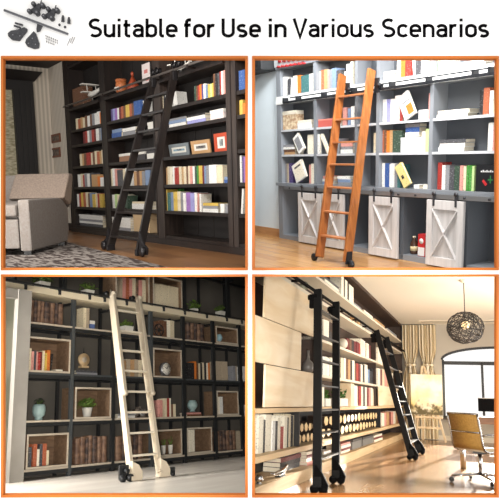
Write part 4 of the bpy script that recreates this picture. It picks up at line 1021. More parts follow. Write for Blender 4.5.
# shell
struct(MB().box(X0_-1,Xend+4,.52,.57,FZ,4.2),'wall_back',back,r)
con=mat('pillar_stone',(158,153,145),.8,kind='noise',col2=(138,133,126),scale=2)
pa=r.xat(13.5,-.12,0);pb_=r.xat(22.5,0,0)
struct(MB().box(pa,pb_,-.12,.5,FZ,Z[0]-.06).box(X0_-.3,pb_,-.1,.5,Z[0]-.2,Z[0]-.06),'pillar',con,r)
struct(MB().box(X0_-.6,pa-.005,-.02,.03,FZ,Z[0]-.2),'wall_left',mat('olive_panel',(112,112,96),.4,kind='bands',col2=(132,130,114),scale=.2,dist=3),r)
mf=mat('marble_floor',(232,226,216),.28,kind='noise',col2=(212,204,194),scale=1.4,mixf=.3,vec=(.5,2.5,1))
struct(MB().box(-6,Xend+2,-6,.6,FZ-.04,FZ),'floor',mf,r)
# ---- crates
def crate(x0,x1,yt,Zs,label,yo=-.012,dep=.33):
    X0=r.xat(x0,yo,Zs);X1=r.xat(x1,yo,Zs);h=r.zat(yt,(X0+X1)/2,yo)-Zs; X0,X1=clampx(r,X0,X1,-.0) if yo>=0 else (X0,X1)
    X0,X1=clampx(r,X0,X1,.003)
    yo=max(yo,.0)+.002; Zs+=.002; h-=.004; t=.028
    h=cap(r,Zs,h)+.004 if r.bays else h
    T=thing(r,'wooden_crate',label,'crate',((X0+X1)/2,yo,Zs),'wooden cube crates on the metal shelving')
    MB().box(X0,X1,yo,yo+dep,Zs,Zs+t).build('bottom_board',cr,T); MB().box(X0,X1,yo,yo+dep,Zs+h-t,Zs+h).build('top_board',cr,T)
    MB().box(X0,X0+t,yo,yo+dep,Zs+t,Zs+h-t).build('side_board',cr,T); MB().box(X1-t,X1,yo,yo+dep,Zs+t,Zs+h-t).build('side_board',cr,T)
    MB().box(X0,X1,yo+dep,yo+dep+.01,Zs,Zs+h).build('back_board',cr,T)
    e=.004
    m=MB().box(X0,X1,yo-e,yo,Zs,Zs+t).box(X0,X1,yo-e,yo,Zs+h-t,Zs+h).box(X0,X0+t,yo-e,yo,Zs+t,Zs+h-t).box(X1-t,X1,yo-e,yo,Zs+t,Zs+h-t)
    m.build('front_edge',edge,T)
    r.__dict__.setdefault('ctop',{})[round(Zs+t,3)]=Zs+h-t
    return (X0+t,X1-t,Zs+t)
sb={j:Z[j]+.008 for j in(1,2,3,4)}; sb[0]=zt0+.002
crates={}
def CR(key,*a): crates[key]=crate(*a)
CR('r2b1',26,70.5,338,sb[2],'wooden crate holding mixed paperbacks beside the stone pillar')
CR('r3b2',75,111.5,387.5,sb[3],'wooden crate holding a potted plant just left of the cream ladder')
CR('r4b1',26,70.5,433.5,sb[4],'wooden crate with thin books on lowest shelf beside the stone pillar')
CR('r2b4',153.8,182.6,349,sb[2],'wooden crate holding the silver clock')
CR('r4b4',153.8,182.8,429.5,sb[4],'wooden crate with small plant bottles on lowest shelf')
CR('r4b5',186.5,213,427.5,sb[4],'wooden crate with two white binders on lowest shelf')
CR('r3b6',216.5,239.6,391,sb[3],'wooden crate with white binders below the beige book set')
CR('r1b6',216.8,239.8,322,sb[1],'wooden crate holding a pale blue vase under the cream board')
r.bays=None
CR('t3',116,150,269,sb[0],'wooden crate of pink antique books at the top above the ladder')
CR('t4',153.5,183,277.5,sb[0],'wooden crate holding a cream encyclopedia set on the top board')
r.bays=bays
crs={k:v for k,v in crates.items()}
# ---- books
rn={0:'top board',1:'first row',2:'second row',3:'third row',4:'lowest row'}; bn=['first','second','third','fourth','fifth','sixth','last']
def wh(j,b): return '%s, %s bay of metal shelving'%(rn[j],bn[b])
def gp(j,b): return 'books in the %s bay of the %s of the metal shelving'%(bn[b],rn[j])
def R3(j,b,x0,spec,crate=None,**k):
    z=sb[j]
    if crate: r.under=[r.ctop[round(crs[crate][2],3)]]; z=crs[crate][2]; r.bays=[(crs[crate][0],crs[crate][1])]
    k.setdefault('yo',.06); k.setdefault('dep',.2)
    row(r,x0,z+.001,spec,wh(j,b),gp(j,b),**k); r.bays=bays; r.under=UND
R3(1,0,27.5,'7,29,a 3.6,27,A 3.4,29,a 3.4,30,a 6,29,A 4.4,28,a 3.6,29,A 5,28,a')
R3(1,1,83.3,'3,20.5,c 3,21,h'); 
R3(1,4,188.5,'3.4,20,A 3.4,19.5,a 3,19,A 3.4,19,a 3.4,18.5,A')
R3(1,3,160.5,'6.6,17,b 3.6,20.5,W 4,20.5,c',yo=.1)
R3(0,2,119.5,'3,22,h 3.4,23,P 3.4,23.5,O 3.2,22.5,P 3.4,24,c 3.4,23,a 3,23,P 3.6,23.5,c',crate='t3')
R3(0,3,156,'4.2,22,c 4.2,22.3,c 4.2,22,c 4.2,22,c 4,22,c 4,22,c',crate='t4',dk=1.0)
R3(2,0,28.5,'2.6,22,c 2.4,19,P 2.6,20,d 1.6,19,P 2.4,18,r 2,19,m 2.6,20,c 2,18,y 3.2,21,o 3.4,18,k/',crate='r2b1')
R3(2,2,123,'3.4,16,t 4,17.5,h 4,17,t 4,17.5,h 4,17,c',yo=.08)
R3(2,4,187.5,'7,16.5,k 2.4,18,o 1.8,16,b 2,16,c 2,16.6,k 2,17,c 2,17,k 2,16.8,W 1.8,17,o')
R3(2,5,216.5,'3,19,h 3,19,h 3,19,h 2.8,19,h')
R3(2,5,233.5,'2.6,15,e 2.4,15,h',start=4)
R3(2,6,243,'2.4,15,w 2.4,15,w')
R3(3,3,160,'3,17,P 2,-1,- 2.4,18.5,c 2.2,18.5,r 2,18.6,W 2,12.5,b 2.4,12.5,c')
R3(3,5,217,'3.2,17,W 3.2,17,w',crate='r3b6')
R3(3,6,243,'3,10,w')
R3(4,0,28.5,'3,20,d 1,-1,- 4,22.5,O 2.6,17,W 3,22,d 4,22,O 3,15,c',crate='r4b1')
R3(4,1,76,'5,26,a 5,27.5,a 3,26,A 4,28,a 5,27,A 4.6,26,a 5,26,a')
R3(4,2,117,'6,24,a 5,24.5,A 6,24,a 5,23.5,A 5,24,a')
R3(4,4,187.5,'3.4,23,W 1,-1,- 3.2,23.5,W',crate='r4b5')
R3(4,5,217.5,'3.4,19.5,a 3.4,19.5,A 3.2,20,A 3.4,19.5,a 3,19,A 3.4,19.4,a')
R3(4,6,243.5,'3,18,h')
r.bays=[(crs['r2b1'][0],crs['r2b1'][1])]
flat_pile(r,55.5,64,crs['r2b1'][2],'2.4,W',wh(2,0)+' in crate',gp(2,0),yo=.08)
r.bays=bays
flat_pile(r,76,98.5,sb[2],'2.2,e 2,d',wh(2,1)+' under disc',gp(2,1),yo=.05,noun='flat magazine',name='magazine',cat='magazine')
flat_pile(r,77,95,sb[3]-0+0,'0.1,e',wh(3,1),gp(3,1)) if False else None
flat_pile(r,187,203,sb[3],'2,b 1.8,P',wh(3,4)+' under vase',gp(3,4),yo=.05)
flat_pile(r,117,136,sb[3],'2.4,w 2,e',wh(3,2)+' behind ladder',gp(3,2),yo=.05)
# ---- plants and ornaments
leaf=mat('plant_leaf',(110,136,58),.6,kind='noise',col2=(70,98,40),scale=8); dleaf=mat('plant_leaf_dark',(38,48,36),.6)
potw=mat('pot_white',(220,216,206),.5); teal=mat('pot_teal',(148,172,170),.4)
soil=mat('soil',(50,38,30),.9)
def plant(px,Zs,w,h,lw,lh,label,pm_=potw,lm_=leaf,shape='cube',yo=.12,n=60,group=None):
    x=r.xat(px,yo,Zs); pp=r.ppm((x,yo,Zs)); Zs+=.002
    W_=w/pp/2; H=r.zat(r.proj((x,yo,Zs))[1]-h,x,yo)-Zs
    T=thing(r,'potted_plant',label,'plant',(x,yo,Zs),group)
    if shape=='cube':
        MB().hexa([(x-W_*.85,yo-W_*.85,Zs),(x+W_*.85,yo-W_*.85,Zs),(x+W_*.85,yo+W_*.85,Zs),(x-W_*.85,yo+W_*.85,Zs),(x-W_,yo-W_,Zs+H),(x+W_,yo-W_,Zs+H),(x+W_,yo+W_,Zs+H),(x-W_,yo+W_,Zs+H)]).build('pot',pm_,T,bevel=.006)
    elif shape=='cup':
        MB().lathe((x,yo,Zs),[(W_*.62,0),(W_*.72,H*.1),(W_*.95,H*.8),(W_,H),(W_*.85,H*.98),(W_*.8,H*.85)],20).build('pot',pm_,T)
    else:
        MB().lathe((x,yo,Zs),[(W_*.55,0),(W_*.6,H*.1),(W_*.5,H*.16),(W_*.85,H*.3),(W_,H*.6),(W_*.95,H*.85),(W_*.8,H),(W_*.7,H*.98)],20).build('pot',pm_,T)
    MB().lathe((x,yo,Zs+H*.9),[(W_*.78,0),(W_*.7,H*.06)],14).build('soil',soil,T)
    LW=lw/pp/2; LH=r.zat(r.proj((x,yo,Zs+H))[1]-lh,x,yo)-Zs-H
    m=MB()
    for i in range(n):
        a=random.uniform(0,2*PI); q_=random.uniform(.1,1); rad=LW*q_
        c=V((x+rad*math.cos(a),yo+min(LW,.14)*q_*math.sin(a),Zs+H+LH*random.uniform(.05,1)*(1.1-.5*q_)))
        s_=min(LW,LH)*random.uniform(.28,.42)
        d=V((random.uniform(-1,1),random.uniform(-1,1),random.uniform(-.2,.9))).normalized(); u=d.orthogonal().normalized(); k=d.cross(u)
        m.add([c-d*s_,c+u*s_*.4+k*.1*s_,c+d*s_,c-u*s_*.4+k*.1*s_],[(0,1,2,3)])
    m.build('foliage',lm_,T)
    m=MB()
    for i in range(6):
        a=i*1.05; m.tube([(x,yo,Zs+H*.9),(x+LW*.5*math.cos(a),yo+.05*math.sin(a),Zs+H+LH*.6)],.004,5)
    m.build('stems',leaf,T)
plant(42,sb[0],12,7,20,9,'white pot with bright green plant on the top board nearest the stone pillar')
plant(87.5,sb[0],10,6.5,20,8,'white pot with green plant on the top board between pillar and ladder')
plant(194,sb[0],6.5,5.5,16,8,'small white pot with pale plant on top board beside the encyclopedia crate')
plant(220.5,sb[0],7.5,7,11,7,'small white pot with low plant on top board farthest from the ladder')
plant(126,sb[1],11,7,14,6.5,'white pot with dark green plant behind the upper ladder rungs')
plant(38.5,sb[3],13,16,12,6,'pale teal footed pot with dark succulent beside the stone pillar',pm_=teal,lm_=dleaf,shape='urn',n=40)
r.bays=None
plant(87,crs['r3b2'][2],10.5,9.5,19,10.5,'tapered white pot with leafy green plant inside a wooden crate',shape='cup',yo=.15,n=80)
for px,lb in((163.5,'small white bottle with green sprig in lowest crate, nearest ladder'),(170.5,'small white bottle with green sprig in lowest crate, away from ladder')):
    plant(px,crs['r4b4'][2],5,9,6,9,lb,shape='cup',yo=.12,n=26,group='bottles with sprigs in the lowest crate')
def urn(px,Zs,w,h,label,pm_,yo=.12):
    x=r.xat(px,yo,Zs);pp=r.ppm((x,yo,Zs));R_=w/pp/2;H=r.zat(r.proj((x,yo,Zs))[1]-h,x,yo)-Zs;Zs+=.002
    T=thing(r,'vase',label,'vase',(x,yo,Zs))
    MB().lathe((x,yo,Zs),[(R_*.5,0),(R_*.55,H*.06),(R_*.35,H*.14),(R_*.6,H*.2),(R_*.95,H*.42),(R_,H*.6),(R_*.85,H*.85),(R_*.6,H),(R_*.5,H*.97)],22).build('vase_body',pm_,T)
    MB().lathe((x,yo,Zs+H*.95),[(R_*.62,0),(R_*.66,H*.03),(R_*.6,H*.06)],20).build('vase_rim',pm_,T)
urn(192.5,sb[3]+.085,10.5,11,'round pale teal vase standing on two flat books beside the ladder',teal)
urn(219.5,crs['r1b6'][2],6,8,'small pale blue vase inside the crate under the cream board',mat('vase_blue',(150,186,196),.4),yo=.1)
r.bays=bays
# wooden disc with spike
x=r.xat(83.5,.12,sb[2]); z=sb[2]+.11; pp=r.ppm((x,.12,z)); R_=6.4/pp; dw=mat('disc_wood',(206,178,138),.6,kind='wood',col2=(180,150,110),scale=4)
T=thing(r,'wooden_disc','round pale wooden disc ornament with a spike standing on dark magazines','ornament',(x,.12,z))
MB().box(x-R_*.7,x+R_*.7,.08,.16,z,z+.035).build('disc_base',dw,T); MB().lathe((x,.145,z+.03+R_),[(R_,0),(R_,.04)],28,(0,-1,0)).build('disc',dw,T)
MB().lathe((x,.105,z+.03+R_),[(R_*.45,0),(R_*.45,.004)],20,(0,-1,0)).build('disc_centre',edge,T); MB().tube([(x,.125,z+.03+R_*2),(x,.125,z+.03+R_*2.9)],[.008,.003],6).build('spike',bm_,T)
# clock
x=r.xat(165,.12,crs['r2b4'][2]); z=crs['r2b4'][2]+.002; R_=6.9/r.ppm((x,.12,z))
T=thing(r,'table_clock','round silver table clock with pale face inside a wooden crate','clock',(x,.12,z))
sv=mat('silver',(190,190,192),.25,metal=.8)
MB().lathe((x,.16,z+R_+.01),[(R_*.9,0),(R_,.02),(R_,.07),(R_*.86,.085)],28,(0,-1,0)).build('clock_case',sv,T)
cf_=MB().lathe((x,.074,z+R_+.01),[(R_*.82,0),(R_*.82,.003)],28,(0,-1,0)).build('clock_face',mat('clock_face',(224,218,206),.6),T)
for k in range(12):
    a=k*PI/6; MB().beam((x+R_*.62*math.sin(a),.07,z+R_+.01+R_*.62*math.cos(a)),(x+R_*.75*math.sin(a),.07,z+R_+.01+R_*.75*math.cos(a)),.012,.003,(1,0,.01)).build('hour_mark',bm_,cf_)
for a,l in((-.9,.4),(.6,.55)): MB().beam((x,.068,z+R_+.01),(x+R_*l*math.sin(a),.068,z+R_+.01+R_*l*math.cos(a)),.012,.003,(1,0,.3)).build('clock_hand',bm_,cf_)
for s_ in(-1,1): MB().tube([(x+s_*R_*.6,.12,z+R_*.3),(x+s_*R_*.75,.12,z+.013)],.012,6).build('clock_foot',sv,T)
# film reel wheel
x=r.xat(159,.06,sb[1]); z=sb[1]+.002; R_=6.6/r.ppm((x,.06,z))
T=thing(r,'film_reel','black spoked metal wheel ornament standing against brown books','ornament',(x,.06,z))
MB().tube([(x+R_*.9*math.cos(k*PI/14),.06,z+R_+R_*.9*math.sin(k*PI/14)) for k in range(28)],R_*.1,6,closed=True).build('wheel_rim',bm_,T)
for k in range(6):
    a=k*PI/3; MB().tube([(x,.06,z+R_),(x+R_*.85*math.cos(a),.06,z+R_+R_*.85*math.sin(a))],R_*.07,6).build('spoke',bm_,T)
MB().lathe((x,.07,z+R_),[(R_*.25,0),(R_*.25,.03)],16,(0,-1,0)).build('hub',bm_,T)
# small blue box with dark ornament
x0=r.xat(89.3,.06,sb[1])+.02;x1=r.xat(93.5,.06,sb[1])+.02;h=r.zat(320.5,x0,.06)-sb[1]
T=thing(r,'gift_box','small blue and white box beside two cream books','box',(x0,.06,sb[1]))
MB().box(x0,x1,.06,.16,sb[1]+.002,sb[1]+h*.6).build('box_body',mat('box_blue',(88,110,160),.6),T); MB().box(x0-.003,x1+.003,.058,.162,sb[1]+h*.6,sb[1]+h).build('lid',potw,T)
# dark vintage camera behind the ladder
x=r.xat(140,.12,sb[3]); z=sb[3]+.002; 
T=thing(r,'vintage_camera','dark vintage camera with round lens seen behind the lower ladder rungs','camera',(x,.12,z))
w_=7/r.ppm((x,.12,z)); dk_=mat('camera_dark',(44,36,32),.4,kind='noise',col2=(120,110,100),scale=20,mixf=.1)
MB().box(x-w_,x+w_,.1,.2,z,z+w_*1.2).build('camera_body',dk_,T,bevel=.01); MB().lathe((x,.1,z+w_*.6),[(w_*.45,0),(w_*.45,.05),(w_*.35,.06)],18,(0,-1,0)).build('lens',sv,T); MB().box(x-w_*.4,x+w_*.4,.12,.18,z+w_*1.2,z+w_*1.55).build('viewfinder',dk_,T,bevel=.006)
# ---- cream ladder
cm_=mat('cream_ladder',(214,200,176),.5,kind='wood',col2=(208,194,172),scale=2,vec=(6,6,.5)); cmr=mat('cream_rung',(222,212,192),.5)
T,bl,br,tl,tr=ladder(r,'library_ladder','cream wooden sliding ladder with black casters leaning on the metal shelving',(111.5,300),(137.5,302),(131,476),(159.5,473),-.12,FZ,[(311,312),(331,332.5),(350.5,352),(371,371.5),(392,391.5),(413,411.5),(434,431.5),(457,453)],cm_,cmr,railw=.05,raild=.09,rung_t=.028,rung_d=.08)
wx=(br-bl).normalized()
def lerp(a,b,s_): return a+(b-a)*s_
for a,b,sg in((bl,tl,-1),(br,tr,1)):
    # find where the outer rail ends
    lo,hi=0.,1.
    for _ in range(30):
        m_=(lo+hi)/2
        if r.proj(a.lerp(b,m_))[1]>396: lo=m_
        else: hi=m_
    n_=(b-a).normalized(); fr=n_.cross(wx).normalized()
    if fr.y>0: fr=-fr
    p=a.lerp(b,lo)+fr*.07; q_=b+fr*.07+n_*.06
    MB().beam(p,q_,.06,.05,wx).build('outer_rail',cm_,T,bevel=.012)
    MB().lathe(p+wx*-.03,[(.036,0),(.036,.06)],20,tuple(wx)).build('rail_end',cm_,T)
    MB().lathe(q_+wx*-.03,[(.042,0),(.042,.06)],20,tuple(wx)).build('rail_end',cm_,T)
    MB().tube([b+n_*.02,b+n_*.24],[.026,.014],10).build('finial',cm_,T)
    MB().lathe(V((b.x-.07,-.09,zt0+.06)),[(.045,0),(.032,.02),(.032,.04),(.045,.06)],14,(0,1,0)).build('top_roller',bm_,T)
    c=V((a.x,a.y,FZ))
    e=wx*.1
    MB().prism([c+wx*.0+V((0,-.03,.005)),c+wx*.17+V((0,-.03,.005)),c+wx*.17+V((0,-.03,.10)),c+wx*.11+V((0,-.03,.19)),c+wx*.0+V((0,-.03,.24))],(0,.05,0)).build('foot_plate',cm_,T,bevel=.01)
    MB().beam(c+V((0,0,.01)),a,.05,.09,wx).build('rail_foot',cm_,T)
for c,sg in((V((bl.x-.13,bl.y,FZ)),-1),(V((br.x+.24,br.y,FZ)),1)):
    k=1 if sg<0 else .55
    MB().lathe(c+V((0,-.02,.046*k)),[(.046*k,0),(.046*k,.04)],16,(0,1,0)).build('caster_wheel',bm_,T)
    MB().box(c.x-.03*k,c.x+.12*k,c.y+.02,c.y+.05,FZ+.03*k,FZ+.2*k).build('caster_bracket',bm_,T,bevel=.008)
    if sg<0: MB().lathe(c+V((.1,-.04,.046)),[(.046,0),(.046,.04)],16,(0,1,0)).build('caster_wheel',bm_,T); MB().lathe(c+V((.05,-.03,.13)),[(.034,0),(.034,.04)],16,(0,1,0)).build('caster_wheel',bm_,T)
# ================================================================ ROOM 4: sunlit studio
r=E; Z=EZ; FZ=EZ[7]; XB=EX[0]
iv=mat('ivory_edge',(226,214,192),.5); lw_=mat('birch_veneer',(244,224,192),.4,kind='wood',col2=(226,196,152),scale=1.6,vec=(.5,3,3),dist=1.2)
lwe=mat('birch_edge',(222,194,152),.5,kind='wood',col2=(200,166,120),scale=2,vec=(.5,6,6))
bw=mat('walnut_dark',(70,50,38),.6,kind='wood',col2=(50,35,27),scale=2,vec=(1,5,5))
bkk=mat('niche_black',(26,24,24),.6)
def X_(px,z=0,y=0): return r.xat(px,y,z)
XA=X_(247,0)
xd=X_(315.5,.4)          # end of the door panels
u2=X_(376,.2)
DP=.34
WU=thing(r,'wall_unit','long built-in bookshelf wall unit with birch doors running to the curtain','bookcase',(XA,0,FZ))
zc=Z[0]
MB().box(XA-.6,XB-.02,DP,DP+.02,FZ,zc).build('back_panel',bw,WU)
MB().box(XB-.06,XB-.02,0,DP,FZ,zc).build('end_panel',bw,WU)
# shelves past the doors
for j,t in((1,.035),(2,.045),(3,.035),(4,.035)):
    z=Z[j]
    x0=xd if j>2 else XA-.6
    MB().box(x0,XB-.06,.0,DP,z-t,z).build('shelf',iv,WU)
MB().box(XA-.6,XB-.06,-.0,DP,zc-.06,zc-.001).build('cornice',bw,WU)
MB().box(XA-.6,XB-.02,-.03,DP,Z[5]-.02,Z[5]+.025).build('counter',lwe,WU)
MB().box(XA-.6,XB-.02,-.03,DP,Z[6]-.025,Z[6]+.03).build('shelf',lwe,WU)
pzt=FZ+.13
MB().box(XA-.6,XB-.02,-.02,DP,FZ,pzt).build('plinth',lwe,WU)
MB().box(XA-.6,XB-.06,DP-.01,DP,pzt,Z[5]-.02).build('niche_back',bkk,WU)
for px,z0,z1 in((299.5,Z[6]+.03,Z[5]-.02),(380.5,Z[6]+.03,Z[5]-.02)):
    x=X_(px,(z0+z1)/2); MB().box(x-.02,x+.02,0,DP,z0,z1).build('divider',bkk,WU)
for px in(340.5,376.5):
    for z0,z1 in((Z[5]+.025,Z[4]-.035),(Z[4],Z[3]-.035),(Z[3],Z[2]-.045)):
        if px<350 : continue
        x=X_(px,.5); MB().box(x-.015,x+.015,0.01,DP,z0,z1).build('divider',bw,WU)
MB().box(xd,xd+.03,0,DP,Z[5]+.025,Z[2]-.045).build('divider',bw,WU)
# birch doors
za=r.W(290,290.5,0).z; zb=r.W(300,332.6,0).z; zc2=r.W(280,367,0).z; zd=Z[5]+.03
x263=r.W(263,300,0).x; 
def door(x0,x1,z0,z1,lb=None):
    o=MB().box(x0,x1,-.02,0,z0+.004,z1-.004).build('door',lw_,WU,bevel=.002)
door(x263,xd-.005,zb,Z[2]-.05)
x299=r.W(299.5,350,0).x
door(XA-.6,x299,zc2,zb)
x263b=r.W(263,390,0).x
door(x263b,xd-.005,zd,zc2)
MB().box(x299,xd-.005,.0,DP,zc2-.02,zc2-.001).build('niche_floor',lwe,WU)
# wood panel far end
xp0=X_(377.8,.2);xp1=X_(397,.2)
MB().box(xp0,xp1,-.015,.0,Z[5]+.03,Z[4]-.038).build('door',lw_,WU,bevel=.002)
# ---- shell
pf=mat('studio_floor',(168,128,86),.22,kind='planks',col2=(124,86,54),scale=.22)
struct(MB().box(XA-2,XB+.05,-7,DP,FZ-.04,FZ),'floor',pf,r)
ce=mat('ceiling_white',(240,232,214),.8)
y0s=r.F(418,320,zc).y; xs=r.F(460,321,zc).x
struct(MB().box(XA-3,XB+.05,-7,DP+.02,zc,zc+.05),'ceiling',ce,r)
T=thing(r,'ceiling_vent','long slim slot vent in the white studio ceiling before the window wall','vent',(xs,y0s-2,zc-.012))
MB().box(xs-.18,xs+.1,y0s-3.5,y0s,zc-.02,zc-.001).build('vent_frame',iv,T); MB().box(xs-.05,xs+.0,y0s-3.45,y0s-.05,zc-.024,zc-.02).build('vent_slot',mat('vent_dark',(110,96,80),.8),T)
# window wall with arched opening
gw=mat('taupe_wall',(176,168,156),.85)
wl=r.G(442.3,380,XB).y; zsill=r.G(470,419,XB).z; zsp=r.G(442.3,359.7,XB).z; ztop=r.G(496,347.5,XB).z
wc=r.G(500,350,XB).y-.25*0; hwid=wl-wc; wr=wc-hwid
arcp=[(wc+hwid*math.cos(PI*k/20),zsp+(ztop-zsp)*math.sin(PI*k/20)) for k in range(21)]  # from wl to wr
hole=arcp
m=MB()
t=.18
m.box(XB,XB+t,wl,DP+.02,FZ,zc); m.box(XB,XB+t,-7,wr,FZ,zc); m.box(XB,XB+t,wr,wl,FZ,zsill)
for k in range(20):
    a=hole[k];b=hole[k+1]
    m.prism([(XB,a[0],a[1]),(XB,b[0],b[1]),(XB,b[0],zc),(XB,a[0],zc)],(t,0,0))
struct(m,'wall_back',gw,r)
WN=thing(r,'window_1','x','x',(XB,wc,zsill)); del WN['label'],WN['category']; WN['kind']='structure'
fb=mat('window_black',(30,30,32),.4)
f=.06
P_=[(XB+.02,a,b) for a,b in hole]
m=MB()
for k in range(20):
    a=V(P_[k]);b=V(P_[k+1]); m.beam(a,b,f,.05,(0,(a.y+b.y)/2-wc,(a.z+b.z)/2-zsp+.2))
m.build('window_frame',fb,WN)
MB().box(XB-.0,XB+.05,wl-f,wl,zsill,zsp).box(XB,XB+.05,wr,wr+f,zsill,zsp).box(XB,XB+.05,wr,wl,zsill,zsill+f).build('window_frame',fb,WN)
ztr=r.G(460,363,XB).z; MB().box(XB,XB+.06,wr,wl,ztr-.045,ztr+.045).build('transom',fb,WN)
ym=r.G(483,390,XB).y
MB().box(XB,XB+.05,ym-.03,ym+.03,zsill,ztr).build('mullion',fb,WN); MB().box(XB,XB+.05,2*wc-ym-.03,2*wc-ym+.03,zsill,ztr).build('mullion',fb,WN)
MB().box(XB-.08,XB+.02,wr-.05,wl+.05,zsill-.04,zsill).build('window_sill',mat('sill_dark',(70,62,54),.5),WN)
glass=mat('window_glass',(255,255,255),0.02); nt=glass.node_tree; nt.nodes.remove(nt.nodes['Principled BSDF']); _tr=nt.nodes.new('ShaderNodeBsdfTransparent'); _gl=nt.nodes.new('ShaderNodeBsdfGlossy'); _gl.inputs['Roughness'].default_value=.03; _mx=nt.nodes.new('ShaderNodeMixShader'); _mx.inputs[0].default_value=.04; nt.links.new(_tr.outputs[0],_mx.inputs[1]); nt.links.new(_gl.outputs[0],_mx.inputs[2]); nt.links.new(_mx.outputs[0],nt.nodes['Material Output'].inputs[0])
m=MB(); m.add([(XB+.03,a,b) for a,b in hole]+[(XB+.03,wr,zsill),(XB+.03,wl,zsill)],[tuple(range(23))]); m.build('pane',glass,WN)
struct(MB().box(XB-.015,XB,-6,DP,FZ,FZ+.12),'baseboard_back',mat('skirting_pale',(206,196,178),.6),r)
# ---- curtain
cu=mat('curtain_beige',(242,230,204),.8,kind='stripes',col2=(196,176,142),scale=3)
for n_ in cu.node_tree.nodes:
    if n_.type=='TEX_WAVE': n_.bands_direction='Y'
def curtain(y0,y1,lb,tie,zt,zb,k=9):
    T=thing(r,'curtain',lb,'curtain',(XB-.15,(y0+y1)/2,zb),'curtains beside the arched window')
    m=MB();rows=24;cols=k*8;vs=[];fs=[]
    for i in range(rows+1):
        z=zb+(zt-zb)*i/rows
        sq=1-.45*math.exp(-((z-tie)/.22)**2)
        for j in range(cols+1):
            s_=j/cols; y=(y0+y1)/2+(s_-.5)*(y1-y0)*sq
            vs.append((XB-.13+.06*math.sin(s_*2*PI*k),y,z))
    for i in range(rows):
        for j in range(cols): fs.append((i*(cols+1)+j,i*(cols+1)+j+1,(i+1)*(cols+1)+j+1,(i+1)*(cols+1)+j))
    m.add(vs,fs,True); m.build('drape',cu,T)
    MB().tube([(XB-.13+.12*math.cos(a*PI/8),(y0+y1)/2+(y1-y0)*.29*math.sin(a*PI/8),tie) for a in range(16)],.03,6,closed=True).build('tie_band',cu,T)
    MB().lathe((XB-.26,(y0+y1)/2,tie-.22),[(.05,0),(.03,.14),(.045,.18),(.02,.22)],10).build('tassel',iv,T)
ya_=r.G(403,380,XB-.1).y; yb_=r.G(419.5,380,XB-.1).y; yc_=r.G(437,380,XB-.1).y; zti=r.G(420,365,XB-.1).z
curtain(yb_+.01,min(ya_,-.03) if ya_>0 else ya_,'beige striped curtain hanging directly beside the wall unit',zti,zc-.03,FZ+.02,6)
curtain(yc_,yb_-.01,'beige striped curtain hanging between the other curtain and the window',zti,zc-.03,FZ+.02,6)
# ---- easel with painting
ef=r.F(446,443.5,FZ); XE=ef.x-.0
ew=mat('easel_wood',(222,200,164),.5,kind='wood',col2=(200,172,130),scale=3,vec=(6,6,.6))
def Gp(px,py,x=None): 
    p=r.G(px,py,XE if x is None else x); return p
T=thing(r,'easel','pale wooden painting easel standing in front of the curtain','easel',(XE,Gp(430,440).y,FZ))
def leg(a,b,w=.05): 
    A_=Gp(*a);B_=Gp(*b); A_.z=max(A_.z,FZ+.02); MB().beam(A_,B_,w,.03,(0,1,0)).build('leg',ew,T,bevel=.004)
leg((416,444),(422,366)); leg((446,443),(424,366)); 
p=Gp(422,368); MB().beam((XE+.5,p.y+.05,FZ+.02),(XE+.06,p.y,p.z),.045,.03,(0,1,0)).build('leg',ew,T)
a=Gp(415,416.5);b=Gp(443,416.5); MB().box(XE-.09,XE-.02,b.y,a.y,a.z-.03,a.z+.02).build('tray',ew,T,bevel=.004)
a=Gp(417,427);b=Gp(441,427); MB().box(XE-.03,XE-.005,b.y,a.y,a.z-.03,a.z+.02).build('cross_bar',ew,T)
zt_=Gp(420,415.5).z
pc=mat('painting_canvas',(254,250,234),.7,kind='noise',col2=(240,208,124),scale=2.0,mixf=.3)
_n=pc.node_tree;_b=_n.nodes['Principled BSDF'];_l=_b.inputs['Base Color'].links[0].from_socket
_t=_n.nodes.new('ShaderNodeTexCoord');_s=_n.nodes.new('ShaderNodeSeparateXYZ');_n.links.new(_t.outputs['Generated'],_s.inputs[0])
_v=_n.nodes.new('ShaderNodeTexNoise');_v.inputs['Scale'].default_value=9;_v.inputs['Detail'].default_value=6;_n.links.new(_t.outputs['Object'],_v.inputs['Vector'])
_m=_n.nodes.new('ShaderNodeMath');_m.operation='SUBTRACT';_n.links.new(_v.outputs[0],_m.inputs[0]);_n.links.new(_s.outputs[2],_m.inputs[1])
_r=_n.nodes.new('ShaderNodeValToRGB');_r.color_ramp.elements[0].position=.22;_r.color_ramp.elements[1].position=.42;_n.links.new(_m.outputs[0],_r.inputs[0])
_x=_n.nodes.new('ShaderNodeMix');_x.data_type='RGBA';_n.links.new(_r.outputs[0],_x.inputs[0]);_n.links.new(_l,_x.inputs[6]);_x.inputs[7].default_value=rgb((104,92,60));_n.links.new(_x.outputs[2],_b.inputs['Base Color'])
nt=pc.node_tree; # darker blossoms low on the canvas
c0=Gp(409.5,375,XE-.06);c1=Gp(442,374,XE-.06);c2=Gp(412,415,XE-.06);c3=Gp(442.5,414,XE-.06)
PT=thing(r,'painting','unframed canvas of yellow and white blossoms resting on the pale easel','painting',(XE-.06,(c2.y+c3.y)/2,zt_+.03))
yl=(c0.y+c2.y)/2;yr_=(c1.y+c3.y)/2;zt2=(c0.z+c1.z)/2; z0=zt_+.03
MB().box(XE-.07,XE-.04,yr_,yl,z0,zt2).build('canvas',pc,PT,bevel=.003)
rn_=random.Random(3)
